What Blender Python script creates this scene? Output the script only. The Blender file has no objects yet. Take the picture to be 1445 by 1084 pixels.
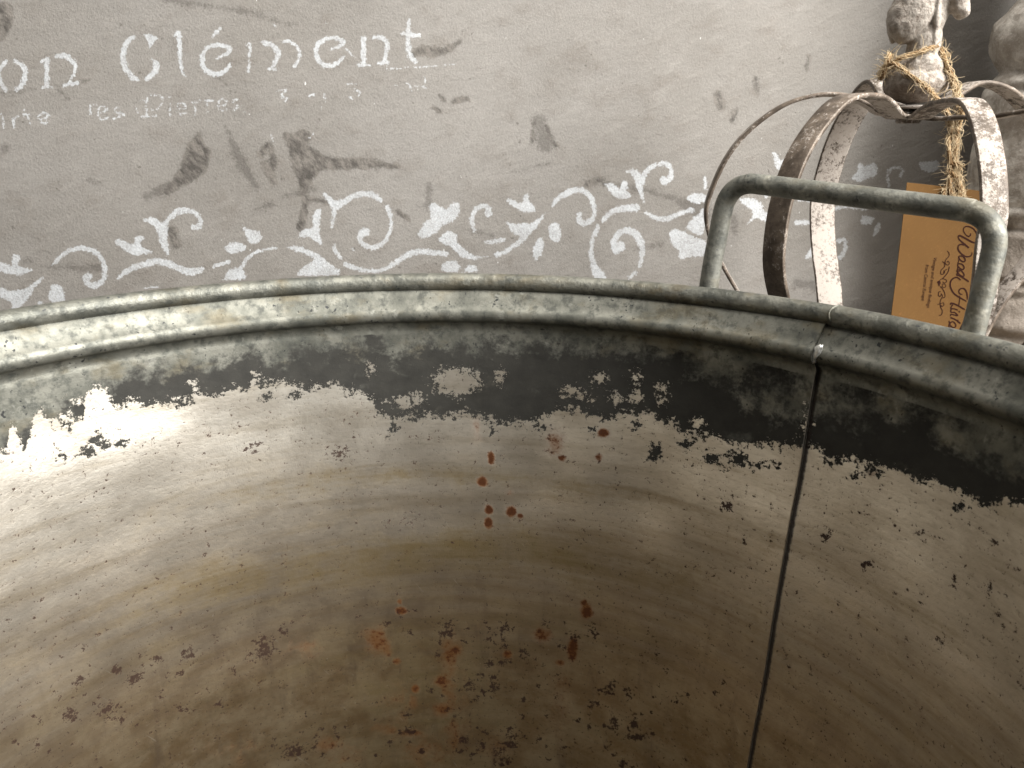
import bpy, bmesh, math, random
import numpy as np
from mathutils import Vector, Matrix
random.seed(7); RNG = np.random.default_rng(7)
R_ = math.radians
sc = bpy.context.scene
COL = sc.collection

# ------------------------------------------------------------------ camera, world, lamps, exposure
CAMZ = 0.635; PITCH = R_(18.0); F = 1092.0; PW, PH = 1445.0, 1084.0
cd = bpy.data.cameras.new('camera'); cam = bpy.data.objects.new('camera', cd); COL.objects.link(cam)
cam.location = (0, 0, CAMZ); cam.rotation_euler = (R_(90) - PITCH, 0, 0)
cd.sensor_fit = 'HORIZONTAL'; cd.sensor_width = 36.0; cd.lens = 36.0 * F / PW
cd.clip_start = 0.01; cd.clip_end = 50
cd.dof.use_dof = True; cd.dof.focus_distance = 0.56; cd.dof.aperture_fstop = 16.0
sc.camera = cam
wd = bpy.data.worlds.new('World'); sc.world = wd; wd.use_nodes = True
wb = wd.node_tree.nodes['Background']; wb.inputs[0].default_value = (1.0, 0.975, 0.93, 1); wb.inputs[1].default_value = 0.12

def area(name, loc, target, sx, sy, power, colour):
    l = bpy.data.lights.new(name, 'AREA'); l.shape = 'RECTANGLE'; l.size = sx; l.size_y = sy
    l.energy = power; l.color = colour
    o = bpy.data.objects.new(name, l); COL.objects.link(o); o.location = loc
    o.rotation_euler = (Vector(target) - Vector(loc)).to_track_quat('-Z', 'Y').to_euler()
    return o
area('window_light', (1.60, -0.42, 1.66), (-0.1, 0.45, 0.55), 1.15, 1.9, 190, (1.0, 0.978, 0.945))
area('overhead_fill', (0.25, 0.0, 2.45), (-0.1, 0.35, 0.3), 1.4, 1.4, 44, (1.0, 0.955, 0.89))  # added soft fill from above to brighten the tub interior
sc.view_settings.view_transform = 'Standard'; sc.view_settings.look = 'None'
sc.view_settings.gamma = 1.0; sc.view_settings.use_curve_mapping = False
sc.view_settings.exposure = 0.0
sc.cycles.use_denoising = True; sc.cycles.use_adaptive_sampling = True; sc.cycles.adaptive_threshold = 0.025
sc.cycles.max_bounces = 6; sc.cycles.diffuse_bounces = 4; sc.cycles.glossy_bounces = 3; sc.cycles.transmission_bounces = 0; sc.cycles.caustics_reflective = False

# ------------------------------------------------------------------ photo pixel <-> space
CP, SP = math.cos(PITCH), math.sin(PITCH)
def ray(px, py):
    u = (px - PW / 2) / F; v = (PH / 2 - py) / F
    return np.array([u, CP + SP * v, -SP + CP * v])
def on_y(px, py, Y): d = ray(px, py); return Vector((d[0] * Y / d[1], Y, CAMZ + d[2] * Y / d[1]))
def on_plane(px, py, p0, n):
    d = ray(px, py); c = np.array([0, 0, CAMZ]); t = np.dot(np.array(p0) - c, n) / np.dot(d, n)
    return Vector(c + d * t)
def to_px(P):
    P = np.asarray(P, float).reshape(-1, 3); x, y, z = P[:, 0], P[:, 1], P[:, 2] - CAMZ
    fw = np.maximum(y * CP - z * SP, 1e-3); up = y * SP + z * CP
    return PW / 2 + F * x / fw, PH / 2 - F * up / fw

# ------------------------------------------------------------------ mesh helpers
def mesh_obj(name, verts, faces, mat, parent=None, smooth=True):
    me = bpy.data.meshes.new(name)
    verts = np.asarray(verts, float)
    me.from_pydata(verts.tolist() if len(verts) < 4000 else verts, [], faces if isinstance(faces, list) else faces.tolist())
    me.validate(); me.update()
    if smooth: me.polygons.foreach_set('use_smooth', np.ones(len(me.polygons), bool))
    o = bpy.data.objects.new(name, me); COL.objects.link(o)
    if mat: me.materials.append(mat)
    if parent: o.parent = parent
    return o
def attr(o, name, data):
    a = o.data.attributes.new(name, 'FLOAT', 'POINT'); a.data.foreach_set('value', np.asarray(data, np.float32).ravel())
def grid_faces(nr, nc, off=0, flip=False):
    i = np.arange(nr - 1)[:, None] * nc + np.arange(nc - 1)[None, :] + off
    q = np.stack([i, i + 1, i + nc + 1, i + nc], -1).reshape(-1, 4)
    return q[:, ::-1] if flip else q
def empty(name, loc, label=None, cat=None, group=None):
    o = bpy.data.objects.new(name, None); COL.objects.link(o); o.location = loc; o.empty_display_size = 0.05
    tag(o, label, cat, group); return o
def tag(o, label=None, cat=None, group=None, kind=None):
    if label: o['label'] = label
    if cat: o['category'] = cat
    if group: o['group'] = group
    if kind: o['kind'] = kind
    return o
def keep(o, parent):     # parent without moving (parent carries only a location)
    o.parent = parent; o.matrix_parent_inverse = Matrix.Translation(parent.location).inverted(); return o
def catmull(pts, n=8):
    P = [np.asarray(p, float) for p in pts]
    if len(P) < 3: 
        return [P[0] + (P[1] - P[0]) * t for t in np.linspace(0, 1, n + 1)]
    out = []
    Q = [2 * P[0] - P[1]] + P + [2 * P[-1] - P[-2]]
    for i in range(1, len(Q) - 2):
        a, b, c, d = Q[i - 1:i + 3]
        for k in range(n):
            t = k / n
            out.append(.5 * ((2 * b) + (c - a) * t + (2 * a - 5 * b + 4 * c - d) * t * t + (3 * b - a - 3 * c + d) * t ** 3))
    out.append(P[-1]); return out
def tube(path, rad, sides=12, caps=True):
    P = [Vector(p) for p in path]; n = len(P); V = []; Fc = []
    rad = [rad] * n if not hasattr(rad, '__len__') else rad
    t0 = (P[1] - P[0]).normalized(); nrm = t0.orthogonal().normalized(); prev = t0
    for i in range(n):
        t = (P[min(i + 1, n - 1)] - P[max(i - 1, 0)]).normalized()
        nrm = prev.rotation_difference(t) @ nrm; prev = t; b = t.cross(nrm)
        for k in range(sides):
            a = 2 * math.pi * k / sides
            V.append(P[i] + (nrm * math.cos(a) + b * math.sin(a)) * rad[i])
    for i in range(n - 1):
        for k in range(sides):
            k2 = (k + 1) % sides
            Fc.append([i * sides + k, i * sides + k2, (i + 1) * sides + k2, (i + 1) * sides + k])
    if caps:
        Fc.append(list(range(sides))[::-1]); Fc.append([(n - 1) * sides + k for k in range(sides)])
    return [tuple(v) for v in V], Fc
def merge(lst):
    V, Fc = [], []
    for v, f in lst:
        o = len(V); V += list(v); Fc += [[i + o for i in q] for q in f]
    return V, Fc
def lerp_poly(x, pts):
    p = np.array(pts, float); return np.interp(x, p[:, 0], p[:, 1])
# small value-noise used only to shape geometry
def vnoise(P, scale, seed=0):
    P = np.asarray(P, float) * scale; i = np.floor(P).astype(np.int64); f = P - i; f = f * f * (3 - 2 * f); r = 0
    for c in range(8):
        o = np.array([c & 1, c >> 1 & 1, c >> 2 & 1]); q = i + o
        h = np.sin(q[:, 0] * 127.1 + q[:, 1] * 311.7 + q[:, 2] * 74.7 + seed * 17.3) * 43758.5453
        h = h - np.floor(h); w = np.prod(np.where(o, f, 1 - f), 1); r = r + h * w
    return r

# ------------------------------------------------------------------ node helper
class NT:
    def __init__(s, name):
        s.m = bpy.data.materials.new(name); s.m.use_nodes = True; s.t = s.m.node_tree; s.N = s.t.nodes; s.L = s.t.links
        s.b = s.N['Principled BSDF']; s.tc = s.N.new('ShaderNodeTexCoord')
    def put(s, sock, v):
        if v is None: return
        if hasattr(v, 'links'): s.L.new(v, sock)
        elif isinstance(v, (tuple, list)) and sock.type == 'RGBA': sock.default_value = tuple(v) + ((1,) if len(v) == 3 else ())
        else: sock.default_value = v
    def at(s, n):
        a = s.N.new('ShaderNodeAttribute'); a.attribute_name = n; return a.outputs['Fac']
    def vec(s, scale, base='Object', rot=(0, 0, 0)):
        m = s.N.new('ShaderNodeMapping'); m.inputs['Scale'].default_value = scale if hasattr(scale, '__len__') else (scale,) * 3
        src = s.tc.outputs[base]
        if any(rot):
            r = s.N.new('ShaderNodeMapping'); r.inputs['Rotation'].default_value = rot; s.L.new(src, r.inputs['Vector']); src = r.outputs[0]
        s.L.new(src, m.inputs['Vector']); return m.outputs[0]
    def noise(s, scale, detail=6, rough=.6, base='Object', dist=0., rot=(0, 0, 0)):
        n = s.N.new('ShaderNodeTexNoise'); n.inputs['Scale'].default_value = 1.0; n.inputs['Detail'].default_value = detail
        n.inputs['Roughness'].default_value = rough; n.inputs['Distortion'].default_value = dist
        s.L.new(s.vec(scale, base, rot), n.inputs['Vector']); return n.outputs['Fac']
    def vor(s, scale, base='Object', rand=1.0):
        n = s.N.new('ShaderNodeTexVoronoi'); n.inputs['Scale'].default_value = 1.0; n.inputs['Randomness'].default_value = rand
        s.L.new(s.vec(scale, base), n.inputs['Vector']); return n.outputs['Distance']
    def ma(s, op, a, b=0., c=None, clamp=False):
        n = s.N.new('ShaderNodeMath'); n.operation = op; n.use_clamp = clamp
        s.put(n.inputs[0], a); s.put(n.inputs[1], b)
        if c is not None: s.put(n.inputs[2], c)
        return n.outputs[0]
    def add(s, *v):
        r = v[0]
        for x in v[1:]: r = s.ma('ADD', r, x)
        return r
    def mul(s, a, b): return s.ma('MULTIPLY', a, b)
    def cen(s, n, amp): return s.ma('MULTIPLY_ADD', n, amp * 2., -amp)     # 0..1 noise to -amp..amp
    def ss(s, v, a, b):
        n = s.N.new('ShaderNodeMapRange'); n.interpolation_type = 'SMOOTHSTEP'
        s.put(n.inputs['Value'], v); n.inputs['From Min'].default_value = a; n.inputs['From Max'].default_value = b
        if a > b:
            n.inputs['From Min'].default_value = b; n.inputs['From Max'].default_value = a
            n.inputs['To Min'].default_value = 1; n.inputs['To Max'].default_value = 0
        return n.outputs[0]
    def mix(s, f, a, b, mode='MIX'):
        n = s.N.new('ShaderNodeMix'); n.data_type = 'RGBA'; n.blend_type = mode
        s.put(n.inputs[0], f); s.put(n.inputs[6], a); s.put(n.inputs[7], b); return n.outputs[2]
    def mixf(s, f, a, b):
        n = s.N.new('ShaderNodeMix'); s.put(n.inputs[0], f); s.put(n.inputs[2], a); s.put(n.inputs[3], b); return n.outputs[0]
    def bump(s, h, dist=.001, strength=1., prev=None):
        n = s.N.new('ShaderNodeBump'); n.inputs['Distance'].default_value = dist; n.inputs['Strength'].default_value = strength
        s.put(n.inputs['Height'], h)
        if prev is not None: s.L.new(prev, n.inputs['Normal'])
        return n.outputs[0]
    def out(s, col, rough, metal=0., normal=None, spec=None):
        s.put(s.b.inputs['Base Color'], col); s.put(s.b.inputs['Roughness'], rough); s.put(s.b.inputs['Metallic'], metal)
        if normal is not None: s.L.new(normal, s.b.inputs['Normal'])
        if spec is not None: s.b.inputs['Specular IOR Level'].default_value = spec
        return s.m

# ------------------------------------------------------------------ materials
def mat_wall():
    n = NT('grey_chalk_paint')
    st, sf, sc_ = n.at('stencil'), n.at('scuff'), n.at('smudge')
    big = n.noise((5, 5, 7), 4, .55); mid = n.noise((28, 28, 45), 5, .6, rot=(0, R_(20), 0)); fine = n.noise((420, 420, 420), 4, .7)
    brush = n.noise((34, 34, 120), 5, .6, rot=(0, R_(28), 0)); grit = n.noise((900, 900, 900), 3, .6)
    col = n.mix(n.ss(big, .3, .7), (.180, .168, .152), (.220, .208, .192))
    col = n.mix(n.mul(n.ss(mid, .48, .75), .5), col, (.152, .135, .118))
    col = n.mix(n.mul(n.ss(brush, .5, .75), .22), col, (.30, .285, .262))
    col = n.mix(n.mul(n.ss(fine, .52, .70), .26), col, (.135, .120, .106))
    # dark old paint shining through where it is scuffed
    streak = n.noise((70, 70, 150), 5, .7, rot=(0, R_(-55), 0))
    scm = n.ss(n.add(sf, n.cen(streak, 1.15), n.cen(fine, .7), n.cen(mid, .8)), .30, 1.05)
    sctone = n.mix(n.ss(streak, .35, .65), (.050, .045, .040), (.165, .150, .134))
    col = n.mix(n.mul(scm, .92), col, sctone)
    smm = n.mul(n.ss(n.add(sc_, n.cen(mid, 1.0), n.cen(fine, 1.2), n.cen(streak, .6)), .5, 1.5), .55)
    col = n.mix(smm, col, (.075, .067, .060))
    # tiny dark dents and pale flecks
    pit = n.ss(n.add(n.noise(150, 2, .5), n.cen(n.noise(18, 2, .5), .12)), .74, .78)
    col = n.mix(n.mul(pit, .7), col, (.10, .09, .08))
    fl = n.ss(n.noise((230, 230, 120), 2, .5), .775, .80)
    col = n.mix(n.mul(fl, .8), col, (.62, .62, .61))
    # stencilled white paint
    wm = n.ss(n.add(st, n.cen(n.noise(330, 4, .6), 4.6), n.cen(grit, 3.2)), -.4, .9)
    wear = n.ss(n.add(n.noise(520, 5, .75), n.cen(n.noise(60, 3, .6), .22)), .70, .40)
    wm2 = n.mul(wm, n.mixf(.60, 1.0, wear))
    wcol = n.mix(n.noise(90, 4, .6), (.37, .385, .40), (.52, .54, .56))
    col = n.mix(n.mul(wm2, .86), col, wcol)
    h = n.add(n.mul(brush, .8), n.mul(fine, .55), n.mul(mid, .8))
    return n.out(col, n.mixf(wm2, .80, .72), 0., n.bump(h, .0016, .9), .25)

def galv(n, base='Object'):
    """weathered galvanised zinc: colour, roughness, height"""
    a = n.noise(38, 4, .62, base); b = n.noise(150, 4, .68, base)
    col = n.mix(n.ss(a, .32, .68), (.098, .100, .085), (.215, .213, .182))
    col = n.mix(n.mul(n.ss(b, .45, .68), .80), col, (.060, .063, .056))
    col = n.mix(n.mul(n.ss(n.noise(90, 5, .7, base), .60, .72), .55), col, (.32, .32, .285))
    pit = n.ss(n.add(n.noise(330, 2, .5, base), n.cen(n.noise(45, 3, .6, base), .17)), .685, .735)
    col = n.mix(n.mul(pit, .9), col, (.022, .024, .026))
    col = n.mix(n.mul(n.ss(n.noise((26, 26, 50), 4, .65), .50, .70), .42), col, (.150, .120, .066))
    rough = n.add(.36, n.mul(b, .30))
    h = b
    return col, rough, h, pit

def mat_rim():
    n = NT('weathered_galvanised_rim'); col, ro, h, pit = galv(n)
    br = n.ss(n.noise((30, 30, 60), 5, .65), .55, .72)
    col = n.mix(n.mul(br, .45), col, (.17, .130, .070)); col = n.mix(n.mul(n.ss(n.noise(13, 4, .65), .5, .68), .55), col, (.075, .080, .072))
    return n.out(col, ro, n.mixf(pit, .55, 0.), n.bump(h, .0010, .9))

def mat_tub():
    n = NT('tarnished_zinc_sheet')
    band, blk, rust, spot, stain, seam_tone, dep = (n.at(k) for k in ('band', 'black', 'rust', 'spot', 'stain', 'seam_tone', 'depth'))
    gcol, gro, gh, gpit = galv(n)
    U = 'UV'
    n1 = n.noise(95, 3, .65, U); n2 = n.noise(330, 5, .70, U); n3 = n.noise(1300, 2, .6, U)
    coat = n.ss(n.add(band, n.cen(n1, 16), n.cen(n2, 27), n.cen(n3, 8)), -.8, .8)
    # black residue inside the coat
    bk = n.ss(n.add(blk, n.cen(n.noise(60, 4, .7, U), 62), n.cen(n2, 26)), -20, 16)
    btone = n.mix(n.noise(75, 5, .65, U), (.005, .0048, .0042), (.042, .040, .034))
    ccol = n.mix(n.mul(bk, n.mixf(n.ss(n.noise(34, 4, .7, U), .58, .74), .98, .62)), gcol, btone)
    # bare metal
    ring = n.noise((7, 75, 1), 4, .62, U); ring2 = n.noise((110, 420, 1), 3, .6, U); cloud = n.noise((26, 32, 1), 5, .7, U)
    vert = n.noise((70, 12, 1), 4, .65, U)
    col = n.mix(n.ss(cloud, .3, .7), (.49, .452, .390), (.68, .65, .585))
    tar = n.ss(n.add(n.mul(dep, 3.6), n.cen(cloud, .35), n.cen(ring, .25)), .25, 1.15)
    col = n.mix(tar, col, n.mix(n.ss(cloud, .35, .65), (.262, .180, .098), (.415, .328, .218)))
    col = n.mix(n.mul(n.ss(ring, .48, .75), .35), col, (.235, .190, .115))
    col = n.mix(n.mul(n.ss(ring2, .48, .72), .24), col, (.22, .185, .130))
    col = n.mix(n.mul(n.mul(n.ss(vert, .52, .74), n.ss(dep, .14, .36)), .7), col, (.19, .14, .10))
    smid = n.ss(n.add(stain, n.cen(cloud, .7), n.cen(n1, .3), n.cen(ring, .5)), .1, 1.2)
    col = n.mix(n.mul(smid, .88), col, (.190, .138, .058))
    spk = n.ss(n.add(n2, n.cen(n1, .10), n.cen(n3, .12)), .58, .68)
    col = n.mix(n.mul(spk, .60), col, (.12, .092, .066))
    lsp = n.ss(n.noise(480, 3, .6, U), .66, .74)
    col = n.mix(n.mul(lsp, .40), col, (.68, .65, .58))
    scr = n.mul(n.ss(n.noise((420, 22, 1), 2, .5, U, rot=(0, 0, R_(-35))), .70, .74), n.ss(n.noise(30, 2, .5, U), .5, .62)); col = n.mix(n.mul(scr, .35), col, (.72, .69, .62))
    # rust
    rh = n.add(rust, n.cen(n2, 1.2), n.cen(n1, 1.2), n.cen(n3, .3))
    rhalo = n.ss(n.add(rust, n.cen(n1, .6), n.cen(n2, .35)), .08, .95); rcore = n.ss(rh, .72, 1.0)
    col = n.mix(n.mul(rhalo, .95), col, (.165, .062, .013))
    col = n.mix(n.mul(rcore, .9), col, n.mix(n2, (.035, .010, .004), (.115, .036, .010)))
    # dark pits
    sp = n.ss(n.add(spot, n.cen(n2, 2.0), n.cen(n1, .9), n.cen(n3, .6)), .60, .66)
    col = n.mix(n.mul(sp, .95), col, (.026, .010, .005))
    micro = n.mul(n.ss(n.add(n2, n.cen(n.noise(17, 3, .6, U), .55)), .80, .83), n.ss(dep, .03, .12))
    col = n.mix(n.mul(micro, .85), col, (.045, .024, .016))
    # seam: dark groove line and pale lap edge
    col2 = n.mix(coat, col, ccol)
    dm = n.ss(n.add(seam_tone, n.cen(n2, .3), n.cen(vert, .15)), .18, .55)
    col2 = n.mix(n.mul(dm, .93), col2, (.022, .014, .010))
    col2 = n.mix(n.mul(n.ss(n.add(seam_tone, n.cen(n2, .5)), -.45, -.9), .5), col2, (.50, .47, .42))
    met = n.mixf(coat, .86, n.mixf(bk, .55, .0))
    nm = n.add(n.mul(rhalo, .6), sp, dm, n.mul(smid, .25), n.mul(micro, .8)); nm = n.ma('MINIMUM', nm, 1.0)
    met = n.mul(met, n.ma('SUBTRACT', 1.0, nm))
    ro = n.add(.40, n.mul(cloud, .05), n.mul(ring2, .05), n.mul(spk, .08), n.mul(tar, .03))
    ro = n.mixf(coat, ro, n.mixf(bk, gro, .75)); ro = n.mixf(nm, ro, .78)
    h = n.add(n.mul(n2, .26), n.mul(n3, .14), n.mul(ring2, .07), n.mul(coat, .8), n.mul(n1, .30))
    nb = n.bump(h, .0007, .8)
    return n.out(col2, ro, met, nb, .35)

def mat_handle():
    n = NT('galvanised_handle'); col, ro, h, pit = galv(n)
    col = n.mix(.15, col, (.10, .105, .095))
    worn = n.ss(n.noise(55, 5, .65), .56, .7); col = n.mix(n.mul(worn, .5), col, (.50, .48, .40))
    return n.out(col, n.add(ro, .08), n.mixf(pit, .32, 0.), n.bump(h, .0009, .8))
def mat_solder():
    n = NT('pale_solder'); return n.out(n.mix(n.noise(400, 4, .6), (.62, .62, .58), (.80, .80, .77)), .38, .5, n.bump(n.noise(500, 4, .6), .0008, .8))
def mat_strap():
    n = NT('whitewashed_brown_iron')
    a = n.noise(60, 6, .7); b = n.noise(260, 5, .7); c = n.noise(24, 4, .6); d = n.noise(700, 3, .6)
    w = n.at('white')
    base = n.mix(n.ss(a, .35, .65), (.060, .045, .033), (.165, .130, .100))
    pale = n.mix(b, (.32, .285, .25), (.43, .385, .345))
    m = n.ss(n.add(w, n.cen(a, .75), n.cen(b, .8), n.cen(c, .4), n.cen(d, .4)), .32, .78)
    col = n.mix(m, base, pale)
    rs = n.ss(n.add(n.noise(85, 4, .6), n.cen(b, .08)), .70, .76); col = n.mix(n.mul(rs, .6), col, (.20, .10, .06))
    return n.out(col, n.mixf(m, .55, .85), n.mixf(m, .35, 0.), n.bump(n.add(n.mul(m, .6), n.mul(b, .5), n.mul(d, .3)), .0005, .9))
def mat_finial():
    n = NT('whitewashed_cast_finial')
    a = n.noise(75, 6, .68); b = n.noise(300, 5, .7)
    m = n.ss(n.add(n.mul(n.at('white'), 1.), n.cen(a, .9), n.cen(b, .8)), -.1, 1.15)
    col = n.mix(m, n.mix(a, (.120, .092, .070), (.22, .175, .140)), n.mix(b, (.28, .25, .215), (.43, .39, .345)))
    return n.out(col, .85, 0., n.bump(n.add(n.mul(m, .5), n.mul(b, .7), n.mul(a, .6)), .0010, .9))
def mat_stone():
    n = NT('weathered_stone')
    a = n.noise(14, 6, .65); b = n.noise(70, 7, .72); c = n.noise(420, 4, .6)
    col = n.mix(n.ss(b, .35, .66), (.26, .235, .205), (.54, .51, .465))
    col = n.mix(n.mul(n.ss(a, .45, .70), .7), col, (.27, .235, .20))
    col = n.mix(n.mul(n.ss(c, .55, .7), .35), col, (.62, .60, .57))
    sx = n.N.new('ShaderNodeSeparateXYZ'); n.L.new(n.tc.outputs['Object'], sx.inputs[0])
    low_brown = n.ss(n.add(sx.outputs['Z'], n.cen(a, .03), n.cen(b, .02)), .145, .115)      # darker and browner towards the bottom
    col = n.mix(n.mul(low_brown, .8), col, n.mix(b, (.10, .082, .064), (.24, .20, .165)))
    return n.out(col, .92, 0., n.bump(n.add(b, n.mul(c, .4), n.mul(a, .6)), .0022, .8), .25)
def mat_card():
    n = NT('kraft_card')
    fib = n.noise((300, 300, 1500), 4, .7, rot=(R_(20), R_(40), 0)); a = n.noise(30, 4, .6)
    col = n.mix(a, (.086, .043, .0130), (.112, .058, .0175)); col = n.mix(n.mul(n.ss(fib, .55, .75), .35), col, (.19, .105, .036))
    col = n.mix(n.mul(n.ss(n.noise(260, 3, .6), .66, .72), .5), col, (.14, .065, .02))
    return n.out(col, .75, 0., n.bump(n.add(fib, n.mul(a, .5)), .00015, .6), .08)
def mat_ink(): n = NT('dark_brown_ink'); return n.out((.022, .007, .004), .9, 0., None, .1)
def mat_jute():
    n = NT('jute'); a = n.noise(180, 5, .7); b = n.noise(45, 3, .6)
    return n.out(n.mix(n.ss(n.add(a, n.cen(b, .2)), .3, .72), (.17, .095, .042), (.39, .275, .15)), .85, 0., n.bump(a, .0004, .7), .2)
def mat_fibre():
    n = NT('jute_fibre'); return n.out(n.mix(n.noise(60, 3, .6), (.36, .25, .13), (.64, .53, .36)), .7, 0., None, .3)
def mat_wood():
    n = NT('grey_board'); g = n.noise((6, 90, 90), 5, .6); return n.out(n.mix(g, (.16, .13, .10), (.30, .26, .21)), .8, 0., n.bump(g, .001, .6))
def mat_floor():
    n = NT('concrete_floor'); g = n.noise(9, 7, .65); return n.out(n.mix(g, (.19, .18, .165), (.30, .285, .265)), .85, 0., n.bump(n.noise(60, 6, .7), .001, .5))
M = {k: f() for k, f in dict(wall=mat_wall, rim=mat_rim, tub=mat_tub, handle=mat_handle, solder=mat_solder, strap=mat_strap, finial=mat_finial,
     stone=mat_stone, card=mat_card, ink=mat_ink, jute=mat_jute, fibre=mat_fibre, wood=mat_wood, floor=mat_floor).items()}

# ------------------------------------------------------------------ signed distance painting (stencil, scuffs, stains)
def seg_sdf(X, Y, pts, w):
    """half-width minus distance to a polyline with widths, in pixels; only near it, elsewhere -99"""
    P = np.array(pts, float); w = np.asarray(w, float); out = np.full(X.shape, -99.0)
    mg = w.max() / 2 + 8
    box = np.where((X > P[:, 0].min() - mg) & (X < P[:, 0].max() + mg) & (Y > P[:, 1].min() - mg) & (Y < P[:, 1].max() + mg))[0]
    if not len(box): return out
    x, y = X[box], Y[box]; r = np.full(x.shape, -99.0)
    for i in range(len(P) - 1):
        d = P[i + 1] - P[i]; L2 = max(d @ d, 1e-9)
        t = np.clip(((x - P[i, 0]) * d[0] + (y - P[i, 1]) * d[1]) / L2, 0, 1)
        q = np.hypot(x - P[i, 0] - t * d[0], y - P[i, 1] - t * d[1])
        r = np.maximum(r, (w[i] + (w[i + 1] - w[i]) * t) / 2 - q)
    out[box] = r; return out
def poly_sdf(X, Y, pts):
    P = np.array(pts, float); out = np.full(X.shape, -99.0)
    box = np.where((X > P[:, 0].min() - 9) & (X < P[:, 0].max() + 9) & (Y > P[:, 1].min() - 9) & (Y < P[:, 1].max() + 9))[0]
    if not len(box): return out
    x, y = X[box], Y[box]; dist = np.full(x.shape, 1e9); ins = np.zeros(x.shape, bool)
    for i in range(len(P)):
        a, b = P[i], P[(i + 1) % len(P)]; d = b - a; L2 = max(d @ d, 1e-9)
        t = np.clip(((x - a[0]) * d[0] + (y - a[1]) * d[1]) / L2, 0, 1)
        dist = np.minimum(dist, np.hypot(x - a[0] - t * d[0], y - a[1] - t * d[1]))
        c = (a[1] > y) != (b[1] > y)
        with np.errstate(divide='ignore', invalid='ignore'):
            ins ^= c & (x < (b[0] - a[0]) * (y - a[1]) / (b[1] - a[1] + 1e-12) + a[0])
    out[box] = np.where(ins, dist, -dist); return out
class Paint:
    def __init__(s, X, Y): s.X, s.Y = X, Y; s.v = np.full(X.shape, -20.0); s.g = (0, 0, 1)
    def grp(s, ox, oy, k): s.g = (ox, oy, k)
    def T(s, pts): ox, oy, k = s.g; return [(ox + x * k, oy + y * k) for x, y in pts]
    def st(s, pts, w, bias=0.0, smooth=True):
        ox, oy, k = s.g; p = s.T(pts)
        w = [w] * len(p) if not hasattr(w, '__len__') else list(np.interp(np.linspace(0, 1, len(p)), np.linspace(0, 1, len(w)), w))
        q = np.array(catmull([(x, y, ww) for (x, y), ww in zip(p, w)], 5)) if smooth else np.array([(x, y, ww) for (x, y), ww in zip(p, w)])
        s.v = np.maximum(s.v, seg_sdf(s.X, s.Y, q[:, :2], q[:, 2] * k) + bias)
    def po(s, pts, bias=0.0):
        p = s.T(pts); q = [c[:2] for c in catmull([(x, y, 0) for x, y in p + [p[0]]], 3)]
        s.v = np.maximum(s.v, poly_sdf(s.X, s.Y, q) + bias)
    def el(s, x, y, r, bias=0.0): s.st([(x, y), (x + .01, y)], r * 2, bias, False)

# ------------------------------------------------------------------ setting: wall and floor
WY0, WK = 0.862, 0.16                     # wall plane  Y = WY0 + WK * X
def axis(lo, a, b, hi, fine, coarse): return np.concatenate([np.linspace(lo, a, coarse)[:-1], np.arange(a, b, fine), np.linspace(b, hi, coarse)])
ux = axis(-1.6, -.62, .66, 1.6, .0015, 8); uz = axis(0.0, .44, .86, 2.0, .0015, 8)
UX, UZ = np.meshgrid(ux, uz); UY = WY0 + WK * UX
UYd = UY + (vnoise(np.stack([UX.ravel(), UY.ravel(), UZ.ravel()], 1), 9, 3).reshape(UX.shape) - .5) * .004
Wv = np.stack([UX, UYd, UZ], -1).reshape(-1, 3)
wall = mesh_obj('wall', Wv, grid_faces(len(uz), len(ux)), M['wall']); tag(wall, 'grey chalk-painted wall with white stencilled lettering and scrolls', None, None, 'structure')
WX, WYp = to_px(np.stack([UX, UY, UZ], -1).reshape(-1, 3))
S = Paint(WX, WYp)
S.grp(0, 280, .2215)
S.po([(-20, 395), (40, 415), (75, 425), (80, 375), (100, 355), (135, 370), (120, 430), (205, 450), (180, 475), (130, 490), (60, 480), (-20, 450)])
S.po([(-30, 575), (20, 570), (50, 590), (90, 585), (130, 580), (180, 560), (260, 505), (280, 510), (230, 560), (200, 610), (160, 660), (120, 700), (40, 718), (80, 690), (60, 660), (20, 640), (-30, 610)])
S.po([(310, 600), (330, 550), (360, 545), (400, 570), (415, 620), (410, 655), (370, 665), (320, 655)]); S.el(255, 670, 15)
S.st([(335, 425), (390, 370), (450, 330), (530, 318), (600, 335), (645, 380), (668, 440), (665, 500), (635, 545), (585, 553), (550, 530), (545, 500)], [14, 26, 30, 32, 34, 32, 30, 30, 36, 40, 36, 36]); S.el(562, 500, 26)
S.st([(748, 515), (800, 470), (880, 430), (960, 408), (1020, 402), (1090, 425), (1160, 455), (1220, 470), (1280, 455)], [18, 34, 38, 42, 46, 42, 44, 50, 34])
S.po([(725, 275), (760, 260), (810, 280), (850, 290), (860, 250), (895, 235), (918, 260), (890, 290), (930, 325), (970, 340), (930, 360), (850, 362), (790, 330)])
S.st([(915, 140), (960, 142), (1000, 170), (1030, 210)], [14, 40, 52, 60]); S.st([(1078, 122), (1050, 165), (1035, 220), (1045, 290), (1065, 350)], [24, 40, 60, 46, 24])
S.st([(1090, 115), (1130, 85), (1200, 80), (1250, 102), (1275, 150), (1260, 180), (1225, 185)], [40, 42, 38, 32, 30, 40, 34])
S.st([(1365, 435), (1400, 420), (1445, 408)], 18); S.st([(915, 572), (1005, 565)], 10)
S.grp(300, 240, .2353)
S.po([(62, 465), (100, 440), (150, 432), (200, 460), (180, 490), (120, 505), (85, 490)]); S.po([(175, 330), (215, 355), (270, 370), (295, 395), (280, 430), (240, 445), (205, 415), (190, 370)])
S.st([(5, 580), (50, 565), (100, 550)], 20); S.po([(60, 660), (100, 600), (160, 590), (195, 620), (190, 655)])
S.st([(170, 590), (200, 540), (240, 505), (300, 480), (385, 468)], [26, 22, 20, 16, 16])
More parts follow.
